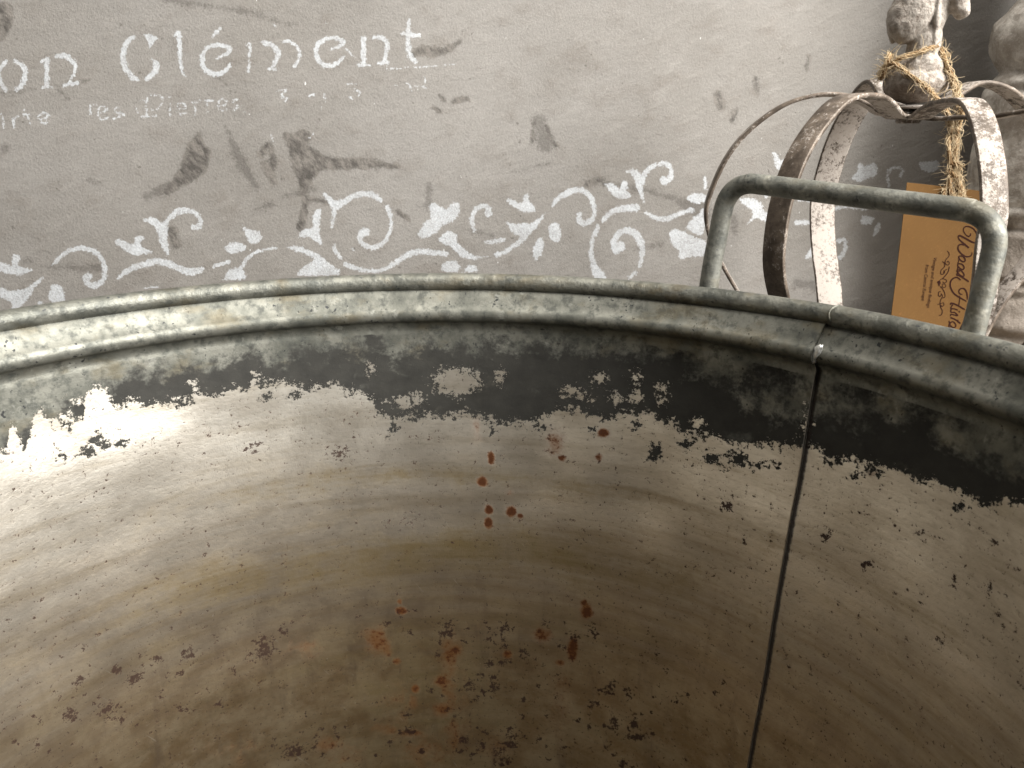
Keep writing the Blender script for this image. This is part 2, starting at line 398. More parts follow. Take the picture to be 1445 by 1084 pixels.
S.po([(445, 462), (500, 452), (560, 475), (630, 500), (690, 550), (765, 622), (515, 632), (560, 570), (610, 540), (560, 505), (500, 490)])
S.po([(620, 240), (650, 235), (645, 300), (640, 370), (662, 450), (630, 440), (580, 405), (515, 405), (540, 360), (600, 345), (595, 300)])
S.st([(725, 460), (745, 500), (765, 525)], 25)
S.st([(675, 150), (705, 185), (735, 215)], [26, 36, 50]); S.st([(730, 300), (728, 250), (745, 215), (790, 190), (850, 155), (920, 143), (975, 155), (1008, 184)], [14, 30, 46, 36, 34, 34, 34, 26]); S.st([(715, 300), (718, 340)], 16)
S.st([(1050, 225), (1070, 290), (1065, 360), (1030, 430), (980, 462), (920, 455), (885, 415), (890, 370)], [34, 22, 20, 28, 32, 32, 28, 28]); S.el(915, 372, 27); S.el(840, 475, 7)
S.st([(800, 565), (860, 590), (940, 603), (1020, 598), (1080, 570), (1150, 520), (1220, 490), (1300, 492), (1400, 505)], [30, 26, 24, 24, 28, 34, 36, 34, 32])
S.grp(400, 160, .4152)
S.po([(460, 400), (480, 370), (500, 355), (495, 315), (515, 305), (550, 325), (575, 303), (598, 308), (597, 345), (570, 370), (540, 380), (520, 405), (475, 425), (458, 415)])
S.po([(525, 425), (560, 400), (590, 415), (592, 440), (620, 465), (650, 485), (695, 488), (640, 497), (600, 485), (570, 455), (540, 445)])
S.po([(535, 535), (545, 508), (575, 500), (600, 515), (590, 540)]); S.po([(610, 540), (630, 515), (655, 522), (655, 538)])
S.grp(620, 210, .263)
S.st([(190, 445), (175, 395), (185, 345), (220, 310), (255, 310), (270, 345)], [16, 26, 28, 28, 28, 34]); S.el(262, 350, 18); S.st([(250, 500), (300, 498), (340, 488)], [16, 24, 24])
S.po([(358, 275), (385, 270), (440, 290), (450, 250), (475, 242), (485, 285), (520, 322), (490, 342), (440, 335), (395, 310)])
S.po([(358, 392), (400, 400), (450, 402), (500, 395), (540, 365), (570, 345), (545, 390), (500, 450), (450, 500), (415, 530), (410, 505), (430, 470), (390, 450)]); S.st([(305, 570), (350, 555), (410, 515)], 24)
S.po([(500, 540), (520, 495), (545, 475), (562, 500), (550, 560), (520, 600), (505, 580)]); S.po([(582, 430), (610, 395), (640, 405), (652, 450), (645, 495), (610, 495), (590, 470)])
S.st([(608, 305), (640, 265), (700, 230), (760, 220), (810, 260), (830, 320), (820, 375), (780, 400), (750, 385), (752, 355)], [16, 28, 32, 30, 32, 26, 30, 34, 32, 30])
S.po([(885, 190), (930, 185), (965, 210), (975, 175), (1000, 170), (1010, 205), (1000, 225), (1032, 250), (1000, 268), (950, 262), (910, 225)])
S.st([(1005, 122), (1040, 125), (1068, 165), (1075, 210), (1096, 282)], [14, 36, 46, 32, 10]); S.st([(1080, 190), (1092, 150), (1115, 115), (1160, 85)], [34, 30, 28, 22])
S.st([(1178, 82), (1215, 80), (1240, 110), (1240, 155), (1215, 180)], [24, 26, 22, 26, 30]); S.el(1205, 170, 24)
S.st([(878, 385), (915, 345), (970, 322), (1055, 315)], [24, 30, 36, 40]); S.st([(1105, 342), (1160, 370), (1220, 375), (1280, 350), (1355, 328)], [16, 28, 30, 24, 28])
S.st([(850, 415), (830, 465)], 24); S.st([(822, 480), (815, 560), (830, 630), (865, 695)], [20, 26, 40, 66])
S.st([(945, 545), (935, 500), (960, 455), (1010, 438), (1060, 465), (1088, 540), (1075, 630)], [40, 34, 30, 36, 40, 32, 18]); S.el(962, 525, 33); S.st([(1020, 688), (1055, 662)], 20)
S.po([(1322, 265), (1360, 240), (1430, 245), (1430, 285), (1360, 292)]); S.po([(1320, 425), (1345, 385), (1390, 345), (1415, 320), (1440, 330), (1425, 420), (1400, 465), (1360, 450)])
S.po([(1230, 460), (1250, 430), (1300, 440), (1360, 470), (1430, 500), (1425, 570), (1340, 580), (1290, 592), (1285, 545), (1250, 520)])
S.grp(970, 80, .332)
S.po([(360, 410), (375, 405), (395, 440), (420, 430), (450, 410), (445, 430), (400, 470), (380, 480)]); S.po([(220, 605), (260, 598), (310, 620), (330, 660), (370, 670), (375, 700), (330, 700), (290, 690), (255, 715), (280, 665), (230, 620)])
S.po([(310, 570), (340, 560), (342, 600), (325, 595)]); S.st([(370, 590), (385, 640)], 24); S.st([(465, 705), (530, 705)], 22); S.st([(475, 605), (530, 608)], 20)
S.po([(500, 860), (520, 820), (550, 800), (545, 850)]); S.st([(640, 785), (665, 780), (672, 810), (655, 850), (630, 855)], 18)
S.po([(690, 520), (720, 490), (730, 450), (755, 465), (790, 450), (810, 470), (800, 510), (760, 520), (740, 535)]); S.po([(735, 700), (750, 675), (795, 685), (780, 710), (745, 715)]); S.po([(785, 770), (800, 720), (822, 700), (812, 750)])
S.st([(615, 655), (650, 640), (700, 640), (760, 645)], 15); S.st([(72, 515), (75, 560)], 14)
S.grp(960, 0, .4615)
S.st([(640, 570), (635, 530), (655, 512), (680, 520), (675, 540)], 12, -.8); S.po([(725, 495), (750, 492), (790, 490), (795, 515), (770, 530), (740, 522)], -1.0)
S.grp(0, 20, .2353)                       # "on Clement" in chalky capitals
S.st([(40, 285), (5, 330), (0, 390), (40, 455)], 26); S.st([(95, 280), (140, 310), (158, 360), (140, 420), (105, 455)], [18, 30, 34, 32, 28])
S.st([(250, 285), (290, 272)], 24); S.st([(288, 270), (285, 360), (290, 435)], 30); S.st([(262, 440), (315, 438)], 16); S.st([(340, 255), (390, 250), (440, 285), (455, 330), (430, 390), (420, 415)], [28, 32, 30, 22, 16, 22]); S.st([(390, 425), (465, 415)], 22)
S.st([(800, 135), (755, 180), (738, 250), (750, 320), (785, 370), (825, 395)], [26, 32, 36, 36, 34, 26]); S.po([(855, 122), (905, 120), (945, 145), (920, 175), (895, 205), (885, 165)]); S.st([(905, 270), (935, 300), (925, 345), (880, 390)], [14, 36, 36, 30])
S.st([(1045, 125), (1070, 118), (1075, 180), (1080, 270), (1090, 340), (1110, 372)], [20, 30, 28, 26, 22, 12])
S.st([(1275, 140), (1300, 105), (1320, 85)], [12, 26, 14]); S.st([(1310, 262), (1375, 225), (1370, 200), (1320, 185), (1260, 190), (1220, 235), (1212, 290), (1240, 340), (1300, 360), (1350, 340), (1380, 300)], [22, 26, 28, 26, 26, 28, 30, 30, 30, 26, 22])
b1 = -.55
for p in ([(-10, 612), (20, 610), (28, 690)], [(80, 620), (92, 680)], [(82, 628), (118, 612)], [(150, 570), (165, 600), (185, 665)], [(140, 605), (190, 600)], [(240, 640), (295, 612), (270, 592), (238, 612), (245, 648), (290, 655)],
          [(545, 530), (545, 610)], [(545, 538), (580, 540)], [(595, 598), (645, 575), (630, 555), (600, 560), (590, 600), (610, 632), (650, 622)], [(735, 558), (690, 565), (700, 590), (740, 600), (730, 615), (685, 625)],
          [(880, 500), (875, 560), (880, 610)], [(905, 482), (960, 495), (970, 530), (940, 570), (905, 572)], [(835, 520), (880, 520)], [(838, 618), (935, 610)], [(815, 560), (830, 595)],
          [(1015, 540), (1018, 605)], [(1062, 572), (1110, 562), (1095, 535), (1065, 545), (1058, 580), (1080, 600), (1112, 590)], [(1172, 530), (1165, 605)], [(1150, 527), (1200, 522)],
          [(1240, 520), (1240, 590)], [(1225, 520), (1275, 518)], [(1312, 547), (1360, 540), (1345, 510), (1315, 520), (1312, 560), (1340, 578), (1370, 565)], [(1432, 508), (1395, 520), (1410, 545), (1440, 555), (1400, 578)]):
    S.st(p, 14, b1)
S.el(1015, 500, 8, b1); S.el(1470, 585, 8, b1)
S.grp(320, 20, .263)
S.st([(105, 165), (125, 160), (122, 230), (118, 310)], 18, -.8); S.st([(190, 155), (240, 165), (275, 205), (265, 250), (245, 290)], [24, 28, 30, 26, 20], -.2); S.st([(220, 295), (270, 293)], 16, -.2); S.st([(300, 145), (350, 150), (390, 195), (385, 245), (365, 280)], 22, -.5)
S.st([(565, 190), (625, 158), (590, 130), (540, 130), (490, 165), (482, 220), (505, 260), (550, 278), (600, 260), (630, 225)], [16, 22, 22, 22, 26, 26, 26, 26, 22, 14])
S.st([(735, 130), (735, 200), (735, 270)], 26); S.st([(700, 275), (765, 275)], 13); S.st([(790, 125), (840, 130), (865, 175), (850, 230), (840, 260)], [20, 24, 24, 20, 24]); S.st([(810, 265), (865, 262)], 15)
S.st([(980, 35), (975, 100), (975, 170), (985, 225), (1015, 255)], [14, 28, 28, 28, 22]); S.st([(945, 105), (985, 115), (1030, 115)], [18, 26, 24])
S.st([(860, 295), (1000, 288), (1120, 278), (1245, 266)], 7, -.3)
for p in ([(270, 412), (320, 405), (290, 440), (325, 450), (310, 472)], [(440, 440), (485, 425)], [(470, 430), (480, 450)], [(525, 430), (532, 470)], [(650, 378), (715, 372)], [(690, 405), (715, 420), (705, 442)],
          [(655, 440), (675, 455)], [(970, 365), (995, 415)], [(1010, 387), (1070, 395)], [(1060, 335), (1070, 395)], [(240, 650), (255, 690)]):
    S.st(p, 11, -.45)
for x, y, a, b in ((250, 48, 258, 66), (530, 42, 552, 66), (640, 190, 705, 250), (905, 372, 910, 392), (440, 665, 470, 640), (508, 495, 510, 515)): S.st([(x, y), (a, b)], 6, -.1)
attr(wall, 'stencil', S.v)
# scuffs through to the older dark paint
def soft(v, w): return np.clip((v + w) / w, 0, 1.6)
S2 = Paint(WX, WYp); S2.grp(0, 0, .4244)
S2.po([(550, 645), (590, 570), (640, 470), (665, 445), (672, 490), (690, 500), (685, 560), (640, 600), (610, 615)])
S2.st([(870, 510), (895, 480), (905, 540), (890, 575)], 22, -2); S2.st([(880, 545), (910, 610)], 12, -1); S2.st([(570, 770), (585, 815)], 22, -1)
S2.po([(-20, 0), (35, 10), (45, 60), (30, 120), (-20, 140)], -4)
S2.grp(400, 160, .4152)
S2.po([(5, 70), (40, 95), (100, 120), (150, 150), (230, 160), (320, 165), (385, 182), (300, 182), (200, 188), (130, 192), (90, 230), (60, 250), (35, 160)]); S2.el(68, 82, 24, -2)
S2.st([(75, 250), (72, 330), (55, 385)], [10, 10, 20]); S2.st([(1035, 240), (1075, 228), (1090, 240)], 10); S2.st([(850, 30), (845, 100)], 12, -2); S2.st([(890, 40), (925, 110)], 20, -3)
S2.st([(390, 338), (425, 360)], 18, -2); S2.st([(80, 292), (150, 300)], 5)
S2.grp(320, 20, .263); S2.st([(1000, 215), (1060, 200), (1100, 208), (1180, 195), (1250, 150)], [18, 40, 36, 18, 14], -1); S2.st([(1220, 465), (1290, 455)], 20, -1); S2.st([(1110, 500), (1135, 515)], 22, -1); S2.st([(1140, 440), (1165, 460)], 14, -1)
S2.grp(970, 80, .332); S2.st([(128, 160), (140, 210)], [14, 26], -1); S2.st([(208, 230), (190, 275)], 8); S2.st([(515, 0), (505, 55)], 9); S2.st([(290, 100), (295, 160)], 5); S2.el(290, 100, 7)
attr(wall, 'scuff', soft(S2.v, 8))
S3 = Paint(WX, WYp); S3.grp(0, 0, .4244)
S3.st([(540, 0), (640, 12), (760, 30), (850, 45), (910, 70), (985, 82)], 12); S3.st([(750, 420), (790, 520), (850, 620)], [30, 50, 40], -4); S3.st([(840, 700), (900, 680)], 30, -4); S3.st([(480, 655), (560, 620)], 50, -6); S3.st([(160, 888), (330, 890)], 12, -1); S3.st([(0, 310), (110, 300), (300, 268)], 12, -2); S3.st([(80, 868), (105, 866)], 12); S3.el(18, 490, 14)
S3.st([(200, 300), (225, 325)], 20, -2); S3.st([(300, 600), (330, 610)], 30, -4); S3.st([(780, 310), (720, 250)], 20, -5)
S3.grp(400, 160, .4152); S3.st([(495, 250), (490, 320)], 60, -8); S3.st([(640, 400), (710, 415)], 40, -5); S3.st([(1090, 238), (1160, 248), (1240, 265), (1330, 290)], 9); S3.st([(1340, 300), (1420, 330)], [50, 90], -6); S3.st([(1300, 440), (1200, 460)], 40, -8); S3.st([(0, 280), (110, 260)], 50, -9); S3.st([(780, 200), (900, 170)], 50, -9); S3.st([(870, 30), (890, 110)], 90, -9)
S3.grp(970, 80, .332); S3.st([(195, 680), (200, 740)], 40, -4); S3.st([(470, 960), (540, 970)], 90, -8); S3.st([(20, 640), (60, 660)], 40, -4)
attr(wall, 'smudge', soft(S3.v, 9))
fl = mesh_obj('floor', [(-1.6, -1.4, 0), (1.6, -1.4, 0), (1.6, 1.2, 0), (-1.6, 1.2, 0)], [[0, 1, 2, 3]], M['floor'], None, False); tag(fl, 'plain grey concrete floor under the zinc tub', None, None, 'structure')

# ------------------------------------------------------------------ the zinc tub
TC = np.array([-.0455, .245]); RZ = .540; RW = .297
tub = empty('zinc_tub', (TC[0], TC[1], 0), 'large round weathered galvanised zinc tub with rolled rim and bent tube handles', 'tub')
def rw(d): return RW - .058 * np.maximum(d - .037, 0)
def ring_pt(th, r, d): return np.stack([r * np.cos(th), r * np.sin(th), RZ - d + 0 * r * th], -1)
# seam angle from the photo
def hit_theta(px, py):
    d = ray(px, py); best = None
    for t in np.linspace(.2, 1.1, 4000):
        p = d * t; z = p[2] + CAMZ; r = math.hypot(p[0] - TC[0], p[1] - TC[1])
        if z < RZ and r >= rw(RZ - z): return math.atan2(p[1] - TC[1], p[0] - TC[0]), RZ - z
sa = [hit_theta(x, y) for x, y in ((1155, 520), (1130, 700), (1095, 880), (1062, 1060))]
print('seam', [(round(math.degrees(a), 2), round(d, 3)) for a, d in sa])
for q in ((640, 770), (640, 845), (640, 1080), (0, 890), (0, 1080), (1440, 1080), (5, 640)): print('hit', q, [round(math.degrees(hit_theta(*q)[0]), 1), round(hit_theta(*q)[1], 3)])
TH_S = float(np.mean([a for a, d in sa[:2]])); SLOPE = (sa[-1][0] - sa[0][0]) / (sa[-1][1] - sa[0][1])
def seam_th(d): return sa[0][0] + SLOPE * (d - sa[0][1])
# profile: (radius, depth below rim top)
prof = [(.3016, .0095), (.3000, .0112), (.2980, .0135), (.2960, .0168), (.2942, .0200)]
for a in np.linspace(58, -80, 13): prof.append((.2950 - .0056 * math.cos(R_(a)), .0278 - .0056 * math.sin(R_(a))))
prof += [(.2958, .0350), (.2966, .0368)]
prof += [(RW + .0002, .0385), (RW, .041)]
dd = np.concatenate([np.arange(.0425, .40, .0013), np.linspace(.402, .522, 14)])
swage = lambda d: .0003 * np.exp(-((d - .152) / .012) ** 2)
prof += [(rw(d) + swage(d), d) for d in dd]
prof = np.array(prof); PRr, PRd = prof[:, 0], prof[:, 1]
# painted masks, in photo pixels
EDGE = [(-60, 640), (0, 634), (10, 632), (14, 601), (22, 603), (26, 619), (35, 636), (41, 615), (48, 590), (55, 583), (69, 588), (83, 594), (97, 605), (118, 588), (121, 558), (133, 546), (149, 546), (156, 563), (170, 574), (180, 567), (194, 565), (208, 575), (214, 568), (263, 567), (277, 560), (304, 556), (329, 549), (349, 551), (358, 534), (367, 546), (398, 539), (412, 543), (432, 549), (470, 543), (491, 553), (511, 555), (525, 567), (531, 579), (547, 587), (572, 593), (592, 587), (624, 591), (653, 583), (677, 589), (702, 597), (734, 597), (758, 593), (783, 583), (817, 577), (827, 587), (856, 593), (880, 583), (909, 581), (925, 591), (953, 598), (960, 612), (978, 616), (1000, 611), (1018, 622), (1044, 627), (1083, 627), (1109, 634), (1123, 629), (1138, 627), (1152, 631), (1167, 649), (1182, 651), (1203, 647), (1221, 654), (1247, 660), (1280, 665), (1294, 678), (1320, 683), (1356, 696), (1389, 711), (1425, 711), (1445, 711), (1600, 745)]
TOPB = [(-60, 600), (0, 590), (60, 560), (110, 545), (150, 528), (200, 520), (300, 520), (350, 508), (400, 506), (440, 492), (500, 497), (560, 505), (600, 492), (640, 495), (700, 492), (760, 490), (800, 495), (860, 503), (900, 500), (950, 503), (1000, 530), (1030, 560), (1060, 592), (1100, 590), (1140, 585), (1160, 592), (1180, 596), (1240, 588), (1300, 612), (1350, 636), (1400, 655), (1445, 672), (1600, 720)]
HOLES = [(643, 539, 30, 19), (706, 534, 5, 7), (523, 520, 4, 5), (844, 534, 7, 6), (817, 559, 6, 5), (870, 563, 7, 6), (896, 561, 8, 7), (896, 532, 4, 3), (935, 549, 6, 5), (572, 567, 13, 6), (588, 563, 9, 7), (935, 565, 5, 5), (1138, 605, 4, 12), (984, 598, 5, 4), (109, 568, 6, 4), (92, 590, 7, 5), (806, 552, 4, 3), (800, 557, 4, 3), (835, 567, 4, 3), (360, 528, 4, 4), (272, 543, 4, 3)]
ISL = [(138, 620, 10, 13), (128, 636, 9, 7), (146, 627, 6, 8), (172, 629, 7, 4), (92, 645, 8, 3), (555, 603, 5, 9), (760, 604, 8, 4), (698, 606, 4, 4), (923, 636, 10, 12), (1004, 647, 13, 9), (1044, 649, 14, 9), (1030, 640, 8, 6), (1066, 655, 10, 6), (967, 627, 10, 8), (1094, 661, 6, 4), (1225, 663, 13, 8), (1207, 671, 5, 7), (1243, 670, 6, 6), (1358, 714, 8, 6), (900, 600, 7, 4), (835, 605, 5, 5), (415, 557, 8, 5), (375, 560, 7, 5), (1024, 660, 5, 4), (1170, 651, 6, 5)]
def ell(X, Y, x, y, a, b): return (1 - np.hypot((X - x) / a, (Y - y) / b)) * min(a, b)
RUST = [(680, 680, 7, 7, 1.2), (693, 646, 5, 9, 1.1), (690, 720, 6, 6, 1.1), (689, 738, 6, 8, 1.1), (721, 722, 7, 7, 1.15), (734, 728, 4, 3, 1), (852, 611, 8, 6, 1.1), (784, 625, 14, 20, .55), (793, 647, 6, 5, .7), (532, 903, 16, 20, .66), (545, 915, 8, 14, .55), (566, 862, 8, 6, .9), (564, 849, 4, 4, .8), (828, 862, 9, 11, .95), (824, 851, 5, 5, .9), (636, 920, 16, 22, .58), (625, 962, 13, 10, .62), (625, 1002, 14, 12, .62), (586, 972, 6, 6, 1.), (583, 990, 7, 12, .5), (716, 924, 7, 6, .8), (808, 915, 7, 16, .95), (766, 896, 14, 10, .65), (720, 695, 8, 5, .4), (580, 1035, 18, 6, .6), (545, 1030, 24, 8, .45), (460, 1050, 20, 12, .45), (430, 915, 24, 16, .35), (790, 935, 8, 5, .7), (673, 605, 7, 24, .38), (1230, 668, 10, 6, .5), (845, 645, 6, 5, .6), (560, 933, 6, 5, .7), (640, 1040, 14, 30, .4), (700, 1055, 22, 18, .35), (634, 960, 13, 60, .42), (600, 1060, 34, 26, .36), (655, 1010, 10, 60, .30), (790, 1000, 16, 60, .26), (560, 1000, 20, 50, .24), (480, 1062, 40, 18, .30), (330, 1060, 40, 20, .22)]
SPOT = [(111, 960, 7, 6), (165, 945, 9, 5), (188, 955, 9, 9), (119, 914, 3, 3), (220, 930, 9, 4), (265, 925, 10, 8), (309, 993, 5, 5), (330, 945, 4, 4), (372, 915, 12, 14), (400, 893, 7, 6), (20, 1045, 4, 4), (50, 1060, 4, 4), (85, 985, 3, 4), (54, 960, 3, 3), (415, 1060, 16, 9), (445, 1045, 5, 5), (632, 884, 7, 6), (709, 888, 8, 7), (711, 905, 5, 8), (693, 935, 6, 8), (738, 922, 7, 6), (708, 935, 5, 4), (662, 968, 8, 6), (698, 968, 8, 6), (679, 953, 5, 4), (694, 954, 4, 3), (674, 986, 4, 4), (683, 978, 3, 4), (837, 892, 6, 8), (808, 898, 5, 6), (842, 992, 8, 4), (862, 970, 7, 6), (885, 976, 5, 5), (865, 1020, 6, 10), (895, 1020, 6, 10), (720, 1050, 8, 7), (705, 1062, 9, 8), (712, 1075, 9, 8), (722, 1040, 10, 4), (880, 1075, 6, 5), (577, 1033, 8, 5), (655, 1045, 6, 5), (682, 1050, 5, 5), (1024, 715, 9, 6), (1165, 757, 6, 7), (1050, 762, 3, 6), (1220, 798, 8, 4), (1300, 752, 4, 4), (1325, 905, 5, 5), (1345, 815, 4, 8), (1395, 835, 5, 8), (1404, 765, 6, 5), (1410, 862, 4, 6), (500, 618, 3, 3), (545, 880, 3, 3), (900, 1040, 12, 4), (565, 868, 4, 3), (155, 1000, 12, 8), (100, 1010, 10, 8), (258, 1000, 8, 5), (630, 893, 9, 7), (480, 640, 10, 8), (358, 632, 9, 6)]
_r = np.random.default_rng(11)
for cx_, cy_, sx_, sy_, n_ in ((160, 960, 110, 40, 22), (120, 1040, 90, 30, 14), (420, 1045, 60, 25, 12), (690, 950, 70, 40, 26), (720, 1050, 60, 25, 14), (860, 1010, 60, 45, 22), (940, 1000, 50, 50, 10), (600, 1040, 60, 25, 10), (700, 900, 90, 15, 8)):
    for _ in range(n_): SPOT.append((_r.normal(cx_, sx_), _r.normal(cy_, sy_), _r.uniform(1.8, 4.2), _r.uniform(1.8, 3.6)))
def paint_tub(P):
    X, Y = to_px(P); X0, Y0 = X, Y
    front = P[:, 1] > .05
    e = lerp_poly(X, EDGE) - Y
    e = np.clip(e, -60, 60) * .8
    for x, y, a, b in HOLES: e = np.minimum(e, np.where(front, -ell(X, Y, x, y, a, b), 60))
    for x, y, a, b in ISL: e = np.maximum(e, np.where(front, ell(X, Y, x, y, a, b) - 1.0, -60))
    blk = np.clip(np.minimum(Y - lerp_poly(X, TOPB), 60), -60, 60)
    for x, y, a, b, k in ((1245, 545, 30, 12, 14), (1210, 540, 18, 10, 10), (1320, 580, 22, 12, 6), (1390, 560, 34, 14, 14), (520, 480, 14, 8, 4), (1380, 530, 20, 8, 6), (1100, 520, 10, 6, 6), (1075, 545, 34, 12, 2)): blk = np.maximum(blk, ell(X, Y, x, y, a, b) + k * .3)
    lit = np.interp(X, [0, 90, 170, 330], [-46, -34, -12, 4]); blk = blk + lit  # black thinned towards the left, painting the light there into the coat
    rust = np.zeros(len(P))
    for x, y, a, b, k in RUST:
        q = (X - x) ** 2 / a ** 2 + (Y - y) ** 2 / b ** 2; rust = np.maximum(rust, np.where(front, k * 1.25 * np.exp(-.75 * q ** 1.4), 0))
    spot = np.zeros(len(P))
    for x, y, a, b in SPOT:
        q = (X - x) ** 2 / a ** 2 + (Y - y) ** 2 / b ** 2; spot = np.maximum(spot, np.where(front, .86 * np.exp(-.5 * q), 0))
    return e, blk, rust, spot
def depth_band(d, th):
    g = lambda c, w: np.exp(-((d - c) / w) ** 2)
    mid = np.clip(np.cos((th - R_(92)) * 1.6), 0, 1)
    low = .62 * np.exp(-((th - R_(97)) / .42) ** 2) * np.clip((d - .22) / .08, 0, 1)
    return (g(.152, .010) * .75 + g(.212, .022) * .95) * (.25 + .75 * mid) + low
BACK_D = .125
def make_panel(start, end, fine0, fine1, lift_end=None):
    """a bent sheet from angle start to end; its start edge laps 2.4 mm over the sheet next to it"""
    fa = np.arange(fine0, fine1, R_(.22)); lo = np.arange(start, fine0, R_(1.5)) if fine0 > start else np.array([]); hi = np.arange(fine1, end, R_(1.5)) if fine1 < end else np.array([])
    th = np.concatenate([lo, fa, hi, [end]]); th = th[np.concatenate([[True], np.diff(th) > 1e-5])]
    TH, DD = np.meshgrid(th, PRd); RR = np.repeat(PRr[:, None], len(th), 1)
    lean = SLOPE * (DD - sa[0][1])                      # the seam leans a little
    TH = TH + lean
    fade = np.clip(1 - (TH - lean - start) / R_(26), 0, 1) ** 2
    lap = .0026 * fade; RR = RR - lap
    wob = (vnoise(np.stack([TH.ravel() * 3, DD.ravel() * 9, 0 * DD.ravel()], 1), 2.2, 5).reshape(TH.shape) - .5) * .0030 * np.clip((DD - .045) / .05, 0, 1)
    RR = RR + wob
    V = np.stack([RR * np.cos(TH), RR * np.sin(TH), RZ - DD], -1).reshape(-1, 3)
    nr, nc = TH.shape; Fq = grid_faces(nr, nc)
    # rolled edge strip at the start, 2.4 mm deep
    k0 = len(V); r2 = RR[:, 0] + .0024; t2 = TH[:, 0] + .0004
    E = np.stack([r2 * np.cos(t2), r2 * np.sin(t2), RZ - DD[:, 0]], -1)
    i = np.arange(nr - 1); strip = np.stack([i * nc, (i + 1) * nc, k0 + i + 1, k0 + i], -1)
    # outer skin, coarser
    tho = np.linspace(start + .02, end, 60); rows = np.unique(np.concatenate([np.arange(0, 22, 2), np.arange(22, nr, 12), [nr - 1]]))
    TO, _ = np.meshgrid(tho, rows); RO = np.repeat(PRr[rows][:, None], 60, 1) + .0022; DO = np.repeat(PRd[rows][:, None], 60, 1)
    O = np.stack([RO * np.cos(TO), RO * np.sin(TO), RZ - DO], -1).reshape(-1, 3)
    k1 = k0 + len(E); Fo = grid_faces(len(rows), 60, k1, True)
    Va = np.concatenate([V, E, O]); Fa = np.concatenate([Fq[:, ::-1], strip, Fo[:, ::-1]])
    o = mesh_obj('wall_panel', Va, Fa, M['tub'], tub)
    Wd = V + np.array([TC[0], TC[1], 0]); e, b, ru, sp = paint_tub(Wd)
    n2 = len(E) + len(O); pad = lambda a, v: np.concatenate([a, np.full(n2, v)])
    infr = (Wd[:, 1] > .08)
    gen = (BACK_D - DD.ravel()) * 1500
    e = np.where(infr, e, np.clip(gen, -60, 60)); e = np.where(DD.ravel() < .042, 60, e); b = np.where(infr, b, np.clip((DD.ravel() - .085) * 1500, -60, 60)); b = np.where(DD.ravel() < .0415, -60, b)
    attr(o, 'band', pad(e, 60)); attr(o, 'black', pad(b, -60)); attr(o, 'rust', pad(ru, 0)); attr(o, 'spot', pad(sp, 0))
    attr(o, 'stain', pad(depth_band(DD, TH).ravel(), 0)); attr(o, 'depth', pad(DD.ravel(), .2))
    gap = (end - (TH - lean)) * .29 - .0030          # metres from the lapping edge of the neighbour
    seam_tone = np.clip(1.0 - gap / .0045, 0, 1) * (gap < .02) * (DD > .036)
    worn = np.clip(1.2 - (TH - lean - start) * .29 / .0013, 0, 1) * (DD > .036); seam_tone = np.where(worn > 0, -worn, seam_tone)
    attr(o, 'seam_tone', pad(seam_tone.ravel(), -1))
    uv = o.data.uv_layers.new(name='UVMap'); U = np.concatenate([(TH * .29).ravel(), np.zeros(len(E)) + start * .29, (TO * .29).ravel()]); Vv = np.concatenate([DD.ravel(), DD[:, 0], DO.ravel()])
    li = np.empty(len(o.data.loops), np.int32); o.data.loops.foreach_get('vertex_index', li)
    uv.data.foreach_set('uv', np.stack([U[li], Vv[li]], 1).astype(np.float32).ravel())
    return o
TH0 = sa[0][0]
pl = make_panel(TH0, TH0 + math.pi, TH0, R_(178)); pl['label'] = 'curved zinc sheet with bright bare metal and rust spots'
pr = make_panel(TH0 - math.pi, TH0 + R_(.75), R_(-22), TH0 + R_(.75)); pr['label'] = 'curved zinc sheet tucked under the lap seam'
# rolled rim with its joint
def rim_joint():
    best = None
    for a in np.arange(0, math.pi / 2, .002):
        x, y = to_px([(TC[0] + .303 * math.cos(a), TC[1] + .303 * math.sin(a), RZ)])
        if best is None or abs(x[0] - 1180) < best[0]: best = (abs(x[0] - 1180), a)
    return best[1]
TH_J = rim_joint(); print('rim joint', math.degrees(TH_J), 'seam', math.degrees(TH0))
nth = 1100; th = np.linspace(0, 2 * math.pi, nth, endpoint=False); ph = np.linspace(0, 2 * math.pi, 28, endpoint=False)
dj = (th - TH_J + math.pi) % (2 * math.pi) - math.pi
rr = .0064 * (1 + .035 * np.sin(th * 9) * .3) * np.where(dj > 0, .965, 1.035) * (1 + .03 * np.exp(-((dj + .006) / .006) ** 2))
PHI, THE = np.meshgrid(ph, th); rmi = rr[:, None] * (1 + .03 * (vnoise(np.stack([THE.ravel() * 6, PHI.ravel(), 0 * PHI.ravel()], 1), 3, 2).reshape(PHI.shape) - .5))
RRr = .3030 + rmi * np.cos(PHI); ZZ = RZ - .0064 + rmi * np.sin(PHI)
V = np.stack([RRr * np.cos(THE), RRr * np.sin(THE), ZZ], -1).reshape(-1, 3)
i = np.arange(nth)[:, None] * 28 + np.arange(28)[None]; j = ((np.arange(nth) + 1) % nth)[:, None] * 28 + np.arange(28)[None]
q = np.stack([i, j, np.roll(j, -1, 1), np.roll(i, -1, 1)], -1).reshape(-1, 4)
mesh_obj('rim_roll', V, q, M['rim'], tub)
